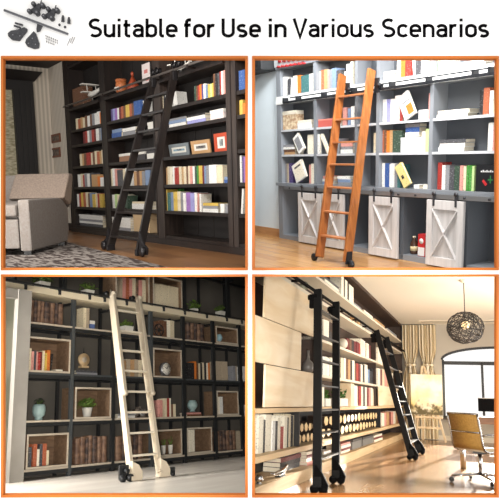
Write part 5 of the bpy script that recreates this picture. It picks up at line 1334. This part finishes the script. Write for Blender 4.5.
# ---- pendant lamp
pt=r.F(463.5,280,zc); R_=17.6/r.ppm((pt.x,pt.y,1.7)); zc_=r.zat(327.8,pt.x,pt.y)
T=thing(r,'pendant_lamp','dark woven wire globe pendant lamp hanging from the white ceiling','lamp',(pt.x,pt.y,zc_))
wb=mat('wire_dark',(52,46,42),.6)
MB().lathe((pt.x,pt.y,zc-.05),[(.03,0),(.07,.03),(.08,.049)],16).build('ceiling_rose',iv,T)
MB().tube([(pt.x,pt.y,zc-.04),(pt.x,pt.y,zc_+R_*.4)],.008,6).build('cord',wb,T)
m=MB(); rr=random.Random(5)
for k in range(34):
    ax=V((rr.gauss(0,1),rr.gauss(0,1),rr.gauss(0,1))).normalized(); off=rr.uniform(-.55,.55); u=ax.orthogonal().normalized(); w_=ax.cross(u); rad=math.sqrt(1-off*off)
    pts=[]
    for q in range(22):
        a=2*PI*q/22; d=(u*math.cos(a)*rad+w_*math.sin(a)*rad+ax*off); j=.97+.05*rr.random()
        pts.append((pt.x+d.x*R_*j,pt.y+d.y*R_*j,zc_+d.z*R_*.9*j))
    m.tube(pts,.0055,4,closed=True)
m.build('wire_shade',wb,T)
MB().ball((pt.x,pt.y,zc_+R_*.15),.07,12).build('bulb',mat('bulb_glow',(255,226,170),.4,emit=1),T); MB().tube([(pt.x,pt.y,zc_+R_*.15+.06),(pt.x,pt.y,zc_+R_*.42)],.03,8).build('lamp_holder',wb,T)
# ---- desk and monitor
best=None
for i in range(200):
    x=1.0+i*.03; z=FZ+.74; 
    yy=r.G(480,418,x)
    if best is None or abs(yy.z-z)<best[0]: best=(abs(yy.z-z),x,yy.y)
XDk=XB-1.7; print('desk',best, 'easel x',XE,'XB',XB)
ydl=r.G(470,418,XDk).y; ydr=ydl-1.9; zd_=r.G(480,416.8,XDk).z
T=thing(r,'desk','brown topped desk with slim chrome legs under the arched window','desk',(XDk,(ydl+ydr)/2,FZ))
dkw=mat('desk_walnut',(132,96,70),.4,kind='wood',col2=(104,72,52),scale=2,vec=(5,.6,5)); chr_=mat('chrome',(196,196,198),.15,metal=1)
xd2=min(XDk+.8,XB-.3)
MB().box(XDk,xd2,ydr,ydl,zd_-.035,zd_).build('desk_top',dkw,T,bevel=.004); MB().box(XDk+.01,XDk+.03,ydr+.05,ydl-.05,zd_-.16,zd_-.035).build('apron',dkw,T)
for a in(XDk+.05,xd2-.05):
    for b in(ydl-.05,ydr+.05): MB().box(a-.02,a+.02,b-.02,b+.02,FZ+.001,zd_-.035).build('leg',chr_,T)
ym0=r.G(478.3,410,XDk+.3).y; zm0=r.G(485,411.5,XDk+.3).z; zm1=r.G(485,398.5,XDk+.3).z
T=thing(r,'monitor','black computer screen seen from behind on the brown desk','monitor',(XDk+.3,ym0-.4,zd_))
MB().box(XDk+.3,XDk+.34,ym0-.8,ym0,max(zm0,zd_+.06),zm1).build('screen_back',mat('screen_black',(12,12,13),.9,spec=.1),T,bevel=.006); MB().box(XDk+.298,XDk+.342,ym0-.8,ym0,zm1,zm1+.015).build('screen_edge',mat('screen_edge',(190,186,180),.4),T)
MB().box(XDk+.33,XDk+.36,ym0-.45,ym0-.35,zd_+.01,zd_+.3).build('stand',chr_,T); MB().box(XDk+.22,XDk+.44,ym0-.5,ym0-.3,zd_+.001,zd_+.012).build('stand_base',chr_,T)
# waste bin / metal pedestal under the desk
pb=r.F(463.5,469,FZ); R_=2.8/r.ppm(pb)
T=thing(r,'pedestal','slim chrome cylinder standing on the floor under the desk edge','pedestal',(pb.x,pb.y,FZ)); hp=r.zat(447,pb.x,pb.y)-FZ
MB().lathe((pb.x,pb.y,FZ+.001),[(R_,0),(R_,hp*.96),(R_*.9,hp)],20).build('cylinder',chr_,T); MB().lathe((pb.x,pb.y,FZ+hp*.97),[(R_*1.06,0),(R_*1.06,hp*.04)],20).build('rim',dkw,T)
# ---- office chair
c=r.F(481,483,FZ); th=math.radians(45)
fv=V((math.cos(th),-math.sin(th),0)); rv=V((-math.sin(th),-math.cos(th),0)); up_=V((0,0,1))
sc_=(r.zat(413.5,c.x,c.y)-FZ)/.93; print('chair scale',sc_,c)
def O(f_,r__,u_): return c+fv*f_*sc_+rv*r__*sc_+up_*u_*sc_
mu=mat('mustard_mesh',(206,160,84),.7,kind='fine',col2=(172,128,58),scale=50,mixf=.5); lea=mat('cream_leather',(226,212,184),.5)
T=thing(r,'office_chair','mustard mesh backed office chair with chrome frame facing the desk','chair',tuple(c))
HW=.27
def sheet(pts,th_,mt,nm,w=HW):
    m=MB();n=len(pts);vs=[];fs=[]
    for (f_,u_) in pts:
        for s_ in(-w,w): vs.append(O(f_,s_,u_))
    nrm=[]
    for i in range(n):
        a=V(pts[max(i-1,0)]+(0,));b=V(pts[min(i+1,n-1)]+(0,));d=(b-a).normalized(); nrm.append((-d.y,d.x))
    for (f_,u_),(nx,nz) in zip(pts,nrm):
        for s_ in(-w,w): vs.append(O(f_+nx*th_,s_,u_+nz*th_))
    for i in range(n-1):
        fs+=[(2*i,2*i+1,2*i+3,2*i+2),(2*n+2*i,2*n+2*i+2,2*n+2*i+3,2*n+2*i+1),(2*i,2*i+2,2*n+2*i+2,2*n+2*i),(2*i+1,2*n+2*i+1,2*n+2*i+3,2*i+3)]
    fs+=[(0,2*n,2*n+1,1),(2*n-2,2*n-1,4*n-1,4*n-2)]
    m.add(vs,fs,True); return m.build(nm,mt,T)
bk_=[(-.30,.93),(-.285,.85),(-.255,.72),(-.235,.6),(-.22,.52),(-.19,.45)]
st_=[(-.19,.45),(-.12,.42),(0,.43),(.12,.445),(.2,.44),(.26,.41)]
sheet(bk_,.02,mu,'backrest'); sheet(st_,.025,lea,'seat')
for s_ in(-HW-.012,HW+.012):
    MB().tube([O(f_,s_,u_) for f_,u_ in bk_+st_[1:]],.014*sc_,8).build('side_frame',chr_,T)
    MB().tube([O(-.235,s_*1.05,.64),O(-.18,s_*1.22,.66),O(0,s_*1.25,.66),O(.1,s_*1.22,.64),O(.12,s_*1.12,.55),O(.08,s_*1.02,.44)],.012*sc_,8).build('armrest',chr_,T)
for f_,u_ in((-.302,.925),(-.25,.68)): MB().tube([O(f_-.012,-HW,u_),O(f_-.03,0,u_+.0),O(f_-.012,HW,u_)],.012*sc_,8).build('cross_bar',chr_,T)
MB().tube([O(0,0,.42),O(0,0,.1)],[.03*sc_,.022*sc_],12).build('column',chr_,T); MB().box(*sum(((O(0,0,0)[i]-.08,O(0,0,0)[i]+.08) for i in range(2)),()),FZ+.39*sc_,FZ+.42*sc_).build('seat_plate',mat('gunmetal',(60,60,60),.5),T)
for k in range(4):
    a=math.radians(20+90*k); e=V((math.cos(a),math.sin(a),0))
    bl_=MB().tube([O(0,0,.12),c+e*.4*sc_+up_*.085*sc_],[.022*sc_,.014*sc_],8).build('base_leg',chr_,T)
    q_=c+e*.4*sc_+up_*.035*sc_; MB().lathe(q_-V((-e.y,e.x,0))*.012,[(.033*sc_,0),(.033*sc_,.025)],12,(-e.y,e.x,0)).build('caster',mat('gunmetal',(60,60,60),.5),bl_)
# ---- books and things on the shelves
names={1:'topmost',2:'rail',3:'third',4:'fourth',5:'counter',6:'long low',7:'plinth'}
ZZ={1:Z[1]+.001,2:Z[2]+.001,3:Z[3]+.001,4:Z[4]+.001,5:Z[5]+.026,6:Z[6]+.031,7:pzt+.001}
XDV=X_(376.5,.5); r.under=[Z[1]-.04,Z[2]-.05,Z[3]-.04,Z[4]-.04,Z[5]-.022,Z[6]-.028,zc-.065]
r.bays=[(XA-.5,xd-.001),(xd+.031,XDV-.016),(XDV+.016,XB-.07)]
def R4(j,w,x0,spec,**k):
    k.setdefault('yo',.05);k.setdefault('dep',.22)
    row(r,x0,ZZ[j],spec,'%s shelf %s'%(names[j],w),'books on the %s shelf of the studio wall unit'%names[j],gap=.004,**k)
def P4(j,w,x0,x1,spec,**k):
    k.setdefault('yo',.05)
    flat_pile(r,x0,x1,ZZ[j],spec,'%s shelf %s'%(names[j],w),'books on the %s shelf of the studio wall unit'%names[j],**k)
r.bays=[(XA-.5,XB-.07)]
R4(1,'of the wall unit',341.5,'2.4,22,W 1.4,21,k 2.4,20.5,W 1.4,19,k 2.6,19,W 2,18.5,W')
P4(1,'before the upright books',325,339.5,'3,e 3,W 2.5,d')
P4(1,'past the upright books',354,362,'2.4,W 2,e'); P4(1,'mid row',364,373,'2.4,e 2,W'); P4(1,'farther row',375,385,'2.2,W 2,t'); P4(1,'far end',388,397,'2,W 2,e')
P4(2,'past the tan jars',362.5,372,'2.4,W 2,e',yo=.06)
r.bays=[(xd+.031,XDV-.016),(XDV+.016,XB-.07)]
R4(3,'beside white globe',347.5,'2,12,m 2.4,12.4,b 2.4,12.6,k 2.4,12.4,m 2.4,12.6,m 1.6,12,r 3,17,W 2,16.5,w 1,-1,- 2.4,15,W 2,14,m')
R4(3,'at the far end',378,'3,15,W 3,14,W 3,13,t',start=11)
R4(4,'between the ladders',341.5,'2.4,21,c 2,21,W 2.4,21,b 2.2,20.5,t 2,20,k 2.2,20.5,W 2,18,b 2,18,r 2,17.5,m 2.2,17.8,W 2,18,k 3,18.5,W 2,14,s 2.4,13,k 2.4,16,k')
R4(4,'at the far end',378,'2.4,17,W 2,16.5,m 2.4,17,c 2.4,16,P 3,16,t 3,15,W',start=15)
R4(5,'beyond white planter',354.5,'3.2,20.5,W 1.6,20,m 2,20,r 2,19.6,W 1.8,19.8,k 2,19,W 2,18.5,m 2,18,P 2,18,W 2,17,c')
r.bays=[(XA-.5,X_(299.5,-.2)-.022),(X_(299.5,-.2)+.022,X_(380.5,-.2)-.022),(X_(380.5,-.2)+.022,XB-.07)]
R4(6,'before the log niche',258.5,'5,37,W 2.4,33,k 6,37,W 3,30,w 2.4,29,k 3,31.5,W 4,22,r 3,32,W 1.8,30,k 2,33,c 1.8,31,k 2.4,31,c',dep=.2,dk=.9,tagn='_near')  # black books here are added for the shaded gaps between the others
R4(6,'past the log niche',382.5,'2.4,13,W 2,13,P 2.4,13,t 2,12.6,m 2.4,12.5,P 2,12.4,W 2,12,t 2,12,m',start=9)
# between the ladder rails
r.bays=[(xd+.031,XDV-.016)]
R4(3,'behind the tall ladder',324,'2.4,22,W 3,22,W 2.4,12,k',start=14)
R4(4,'behind the tall ladder',323.5,'2,19,w 2.4,19,W 2.4,18,w 3,19,W',start=21)
R4(5,'behind the tall ladder',322.5,'2.4,22,W',start=10)
r.bays=[(XA-.5,XB-.07)]
x0=X_(350.4,.2,.04)+.05;x1=X_(353.6,.2,.04)+.05; 
tag(MB().box(x0,x1,.04,.3,ZZ[5],Z[4]-.05).build('cutting_board',lw_,None,r,(x0,.04,ZZ[5])),'pale wooden board standing on the counter beside the white planter','board')
# planter
def pl(px,lb,w=8,h=8,yo=.08):
    x=X_(px,ZZ[5],yo);k=abs(X_(px+w/2,ZZ[5],yo)-X_(px-w/2,ZZ[5],yo))/2;zz=ZZ[5];H=r.zat(r.proj((x,yo,zz))[1]-h,x,yo)-zz
    T=thing(r,'planter',lb,'plant',(x,yo,zz))
    MB().box(x-k,x+k,yo,yo+.16,zz,zz+H).build('planter_box',mat('pot_white',(220,216,206),.5),T,bevel=.004)
    m=MB(); lh=r.zat(r.proj((x,yo,zz+H))[1]-9,x,yo)-zz-H
    for i in range(70):
        c_=V((x+random.uniform(-.7,.7)*k,yo+.08+random.uniform(-.08,.08),zz+H+lh*random.random()**1.3)); s_=random.uniform(.03,.06)
        d=V((random.uniform(-1,1),random.uniform(-1,1),random.uniform(-.2,1))).normalized();u=d.orthogonal().normalized()
        m.add([c_-d*s_,c_+u*s_*.4,c_+d*s_,c_-u*s_*.4],[(0,1,2,3)])
    m.build('foliage',mat('planter_leaf',(86,124,56),.6,kind='noise',col2=(50,84,36),scale=8),T)
pl(344,'white planter with green leaves on the counter beside the tall ladder',8.4,8)
pl(328.5,'white planter with green leaves on the counter seen between the tall ladder rails',5,8)
# globe, vase, jars
def ballthing(name,cat,px,py,rad,yo,lb,mt,zbase):
    x=X_(px,zbase,yo); R_=rad/r.ppm((x,yo,zbase)); T=thing(r,name,lb,cat,(x,yo,zbase))
    MB().ball((x,yo,zbase+R_+.01),R_,20).build('globe_ball',mt,T); MB().lathe((x,yo,zbase),[(R_*.45,0),(R_*.35,.03)],14).build('base_ring',bw,T); return x,R_
ballthing('globe','globe',342.5,340,5.4,.1,'white globe beside the maroon books near the tall ladder',mat('globe_white',(222,214,198),.5,kind='noise',col2=(196,188,170),scale=5),ZZ[3])
ballthing('globe','globe',304,283,4.6,.04,'grey green ball ornament on the rail shelf above the birch doors',mat('globe_grey',(150,150,128),.5),ZZ[2])
P4(2,'above the birch doors',281,293,'2.6,W 2,e',yo=.08)
gzz=zc2+.001; yo=.06; x=X_(308,gzz,yo); R_=6.2/r.ppm((x,yo,gzz)); hh=r.zat(350,x,yo)-gzz
T=thing(r,'vase','dark grey bottle vase in the niche between birch doors','vase',(x,yo,gzz))
MB().lathe((x,yo,gzz),[(R_*.5,0),(R_*.9,R_*.35),(R_,R_*.9),(R_*.85,R_*1.5),(R_*.3,R_*2.1),(R_*.18,hh*.8),(R_*.26,hh)],22).build('vase_body',mat('vase_grey',(112,106,100),.4),T); MB().lathe((x,yo,gzz+hh*.98),[(R_*.3,0),(R_*.3,.015)],16).build('vase_rim',bw,T)
for px,hpx,w,c_,lb in((352,8,6,(206,160,110),'larger tan jar on the rail shelf between the ladders'),(358,7,4,(214,176,130),'smaller tan jar on the rail shelf nearer the far ladder')):
    yo=.12; x=X_(px,ZZ[2],yo); R_=w/2/r.ppm((x,yo,ZZ[2])); H=r.zat(r.proj((x,yo,ZZ[2]))[1]-hpx,x,yo)-ZZ[2]
    T=thing(r,'jar',lb,'jar',(x,yo,ZZ[2]),'tan jars on the rail shelf'); jm=mat('jar_%d'%c_[1],c_,.5)
    MB().lathe((x,yo,ZZ[2]),[(R_*.8,0),(R_,H*.2),(R_,H*.75),(R_*.8,H*.85)],18).build('jar_body',jm,T); MB().lathe((x,yo,ZZ[2]+H*.85),[(R_*.85,0),(R_*.85,H*.12),(R_*.2,H*.15)],18).build('lid',ew,T)
# low shelf: bird sculpture, silver sphere, magazines, boxes
P4(7,'beside silver bird',281,303,'5,d 4.6,k 4.4,m 4,k',yo=.1,dep=.22,noun='flat magazine',name='magazine',cat='magazine',jit=.03)
P4(7,'behind the tall ladder',304,313,'3.6,P 3.4,W 3.6,m 3,W',yo=.05,dep=.26,noun='flat magazine',name='magazine',cat='magazine')
P4(7,'between tall ladder rails',324,331.5,'3,W 2.6,d 2.6,w',yo=.04,dep=.26,noun='flat magazine',name='magazine',cat='magazine')
P4(7,'past the tall ladder',341.5,351,'2.6,W 2.4,m 2.6,W 2,P',yo=.04,dep=.26,noun='flat magazine',name='magazine',cat='magazine')
P4(7,'near the plinth end',374.5,383,'2.4,W 2,m 2,W',yo=.04,dep=.26,noun='flat magazine',name='magazine',cat='magazine')
for a,b,h_,lb in((352.5,361.5,11,'grey fabric storage box on plinth shelf nearer the tall ladder'),(363,373,9.5,'grey fabric storage box on plinth shelf nearer the far ladder')):
    yo=.05; x0=X_(a,ZZ[7],yo);x1=X_(b,ZZ[7],yo);H=min(r.zat(r.proj((x0,yo,ZZ[7]))[1]-h_,x0,yo)-ZZ[7],Z[6]-.03-ZZ[7])
    T=thing(r,'storage_box',lb,'box',((x0+x1)/2,yo,ZZ[7]),'grey boxes on the plinth shelf'); gm_=mat('box_fabric',(126,122,116),.8)
    MB().box(x0,x1,yo,yo+.24,ZZ[7],ZZ[7]+H*.72).build('box_body',gm_,T,bevel=.006); MB().box(x0-.01,x1+.01,yo-.01,yo+.25,ZZ[7]+H*.72,ZZ[7]+H*.95).build('lid',mat('box_fabric_dark',(84,80,76),.8),T,bevel=.006)
sv=mat('polished_silver',(206,206,206),.12,metal=1)
yo=.03; zz=ZZ[7]; xa=X_(270,zz,yo);xb=X_(288,zz,yo);L_=xb-xa; H=8.5/r.ppm((xa,yo,zz))
T=thing(r,'bird_sculpture','polished silver bird sculpture on the plinth shelf beside dark magazines','sculpture',((xa+xb)/2,yo,zz))
MB().tube([(xa,yo,zz+H*.75),(xa+L_*.2,yo,zz+H*.5),(xa+L_*.42,yo,zz+H*.42),(xa+L_*.65,yo,zz+H*.45),(xa+L_*.82,yo,zz+H*.75),(xa+L_*.92,yo,zz+H*.98),(xa+L_*1.0,yo,zz+H*.95)],[H*q for q in(.05,.15,.36,.38,.25,.25,.06)],14).build('bird_body',sv,T)
MB().box(xa+L_*.4,xa+L_*.7,yo-.03,yo+.03,zz,zz+.012).build('sculpture_base',bkk,T); MB().tube([(xa+L_*.55,yo,zz),(xa+L_*.55,yo,zz+H*.4)],.012,8).build('bird_leg',sv,T)
xs_=X_(259,zz,yo); R_=4.2/r.ppm((xs_,yo,zz)); T=thing(r,'candle_holder','small silver ball on a ring at the near end of plinth shelf','ornament',(xs_,yo,zz))
MB().ball((xs_,yo,zz+R_*1.2),R_,18).build('silver_ball',sv,T); MB().lathe((xs_,yo,zz),[(R_*.8,0),(R_*.6,R_*.3)],16).build('ring_base',sv,T)
# ---- firewood logs
bark=mat('log_bark',(60,44,32),.9,kind='noise',col2=(46,34,26),scale=12); cut=mat('log_cut',(232,208,160),.7,kind='noise',col2=(206,172,118),scale=6)
rg=random.Random(11)
def log(x,z,R_,lb,gpn,y0=.03,sx_=1.0):
    n=rg.choice((5,6,7)); m=MB(); c_=V((x,y0,z)); ph=rg.random()*6; k=rg.uniform(.8,1)
    pts=[V((x+R_*sx_*math.cos(ph+2*PI*q/n)*rg.uniform(.85,1.05),0,z+R_*k*math.sin(ph+2*PI*q/n)*rg.uniform(.85,1.05))) for q in range(n)]
    m.add([V((p.x,y0+.004,p.z)) for p in pts]+[V((p.x,y0+.24,p.z)) for p in pts],[tuple(range(n))[::-1],tuple(range(n,2*n))]+[(q,(q+1)%n,n+(q+1)%n,n+q) for q in range(n)])
    m.mat(1); ip=[V((x+(p.x-x)*.96,y0,z+(p.z-z)*.96)) for p in pts]; m.add(ip,[tuple(range(n))])
    tag(m.build('firewood_log',[bark,cut],None,r,(x,y0,z)),lb,'log',gpn)
def niche(x0,x1,z0,z1,R_,lb,gpn,cap,sx_=1.3):
    z=z0+R_+.001; rowi=0;cnt=0
    while z+R_<z1 and cnt<cap:
        RX=R_*sx_
        x=x0+RX+(RX if rowi%2 else 0)
        while x+RX<x1 and cnt<cap:
            log(x,z,R_*rg.uniform(.78,1.0),lb,gpn,sx_=sx_); x+=RX*2.0; cnt+=1
        z+=R_*1.78; rowi+=1
    print('logs',cnt)
zlo,zhi=ZZ[6],Z[5]-.025
niche(X_(299.5,-.2)+.03,xd+.5,zlo,zhi*.999,.07,'cut firewood log with pale end in the niche beside the books','firewood logs stacked beside the low shelf books',60)
niche(X_(323,-.2),X_(380,-.2)-.03,zlo,zhi-.02,.088,'cut firewood log in the long pile reaching toward the far ladder','firewood logs in the long niche',90,1.7)
# ---- rail and ladders
rb=mat('rail_black',(14,13,13),.85,spec=.1)
yr=-.1; zr=Z[2]-.0
T=thing(r,'ladder_rail','black ladder rail running along the studio wall unit above the birch doors','rail',(XA,yr,zr))
MB().tube([(XA-.4,yr,zr),(XB-.4,yr,zr)],.02,8).build('rail_tube',rb,T)
for px in(279,300,325,345,358,368,378,388):
    x=X_(px,zr,yr); MB().box(x-.015,x+.015,yr,-.001,zr-.012,zr+.012).build('rail_bracket',rb,T)
lb_=mat('studio_ladder_black',(12,12,13),.6,spec=.25)
chm=mat('rung_dark',(48,48,50),.35)
def lad4(label,TL,TR,BL,BR,rungs,rw,rd,ytop):
    T,bl,br,tl,tr=ladder(r,'library_ladder',label,TL,TR,BL,BR,ytop,FZ,rungs,lb_,chm,railw=rw,raild=rd,rung_t=.02,rung_d=.08)
    wx=(br-bl).normalized()
    for a,sg in((bl,1),(br,1)):
        cc=V((a.x,a.y,FZ)); fr=wx.cross(V((0,0,1))).normalized()
        if fr.y>0: fr=-fr
        fb_=MB().prism([cc-fr*.05+V((0,0,.03)),cc+fr*.1+V((0,0,.03)),cc+fr*.11+V((0,0,.09)),cc+fr*.05+V((0,0,.2)),cc-fr*.03+V((0,0,.28))],wx*.03).build('foot_bracket',rb,T)
        MB().lathe(cc+fr*.06+V((0,0,.045))-wx*.02,[(.045,0),(.045,.035)],14,tuple(wx)).build('wheel',rb,fb_)
        MB().lathe(cc-fr*.03+V((0,0,.045))-wx*.02,[(.045,0),(.045,.035)],14,tuple(wx)).build('wheel',rb,fb_)
    for a in(tl,tr):
        MB().box(a.x-.05,a.x+.02,a.y+.0,a.y+.09,a.z-.22,a.z-.06).build('top_bracket',rb,T,bevel=.004)
        MB().lathe((a.x-.05,a.y+.05,a.z-.1),[(.03,0),(.03,.05)],12,(0,1,0)).build('roller',rb,T)
    return T
lad4('tall upright black ladder standing close to the birch doors',(318,290),(336.2,302),(317.3,489),(335.8,477),[(311,319),(335.5,342.5),(360.5,364.5),(386,387),(410,409.5),(433.7,431),(457.5,454.5)],.05,.09,-.22)
lad4('black ladder leaning steeply toward the curtain end of the wall unit',(376.5,331),(386.5,337),(411.5,456),(419,451),[(352,353),(370,368),(388,385),(403,400),(417,413),(431,427),(444,439)],.05,.10,-.2)
def pos(room,px,py,t):
    d=V(((px-CX)/F0,(py-CY)/F0,1))*t
    return room.R.transposed()@(d-room.T)
area('lamp',A,pos(A,120,-20,6.3),A.W(150,180),1.2,90,(1,.95,.88),.6)  # added area light, hidden above the opening to brighten the bookcase
area('lamp',A,pos(A,-60,120,7),A.W(120,200),1.2,70,(1,.95,.88),1.2)  # unseen fill added off the left side of the library
spot('warm_floor_fill',tuple(A.M@pos(A,90,20,6.2)),tuple(A.M@A.F(92,238,FZ_A)),260,14,.1,(1,.8,.5),.8)  # added unseen spot for the warm pool of light on the floor
area('lamp',B,pos(B,400,-25,6.0),B.W(360,170),1.4,140,(1,.99,.97),.5)  # fill added above the view to brighten the grey cubbies
area('lamp',B,pos(B,290,-30,7.6),B.W(258,160),1.0,110,(.96,.99,1),.5)  # added fill, out of view, to lift the pale blue wall
area('lamp',D,pos(D,-150,292,7.0),D.F(150,470,DZ[5]),1.5,420,(1,.97,.92),.9)  # unseen side light added to brighten the marble floor
area('lamp',E,pos(E,640,400,8.0),E.W(380,330),2.5,190,(1,.96,.88),2.0)  # large soft fill added out of view to the right
area('lamp',E,pos(E,680,430,9.5),E.F(440,300,EZ[0]),2.0,150,(1,.95,.86),1.0)  # second added fill, unseen, aimed to brighten the ceiling
fp=E.F(416,458,EZ[7]); wp=E.G(470,384,EX[0]); dr=(wp-fp).normalized(); dist=(wp-fp).length
while dist<22 and E.proj(fp+dr*(dist+.2))[1]>292: dist+=.2
sp=E.M@(fp+dr*dist); tg=E.M@fp
spot('sun_lamp',tuple(sp),tuple(tg),300*dist*dist,14,.12,(1,.93,.8)); print('SUN',dist,(wp-fp).length,tuple(sp))
def front_fill(px,py,power,ang=30,col=(1,.97,.93)):  # unseen spots added by the camera to fill the rooms with light
    t=bp(px,py); spot('front_fill_spot',((px-250)*.0012,-.15,EYE+.12),(t[0],BY,t[1]),power,ang,.2,col,.5)
front_fill(125,165,300,30,(1,.94,.86)); front_fill(375,165,720,30,(1,.99,.97)); front_fill(125,385,2000,30,(1,.96,.9)); front_fill(375,385,1450,30,(1,.96,.89))
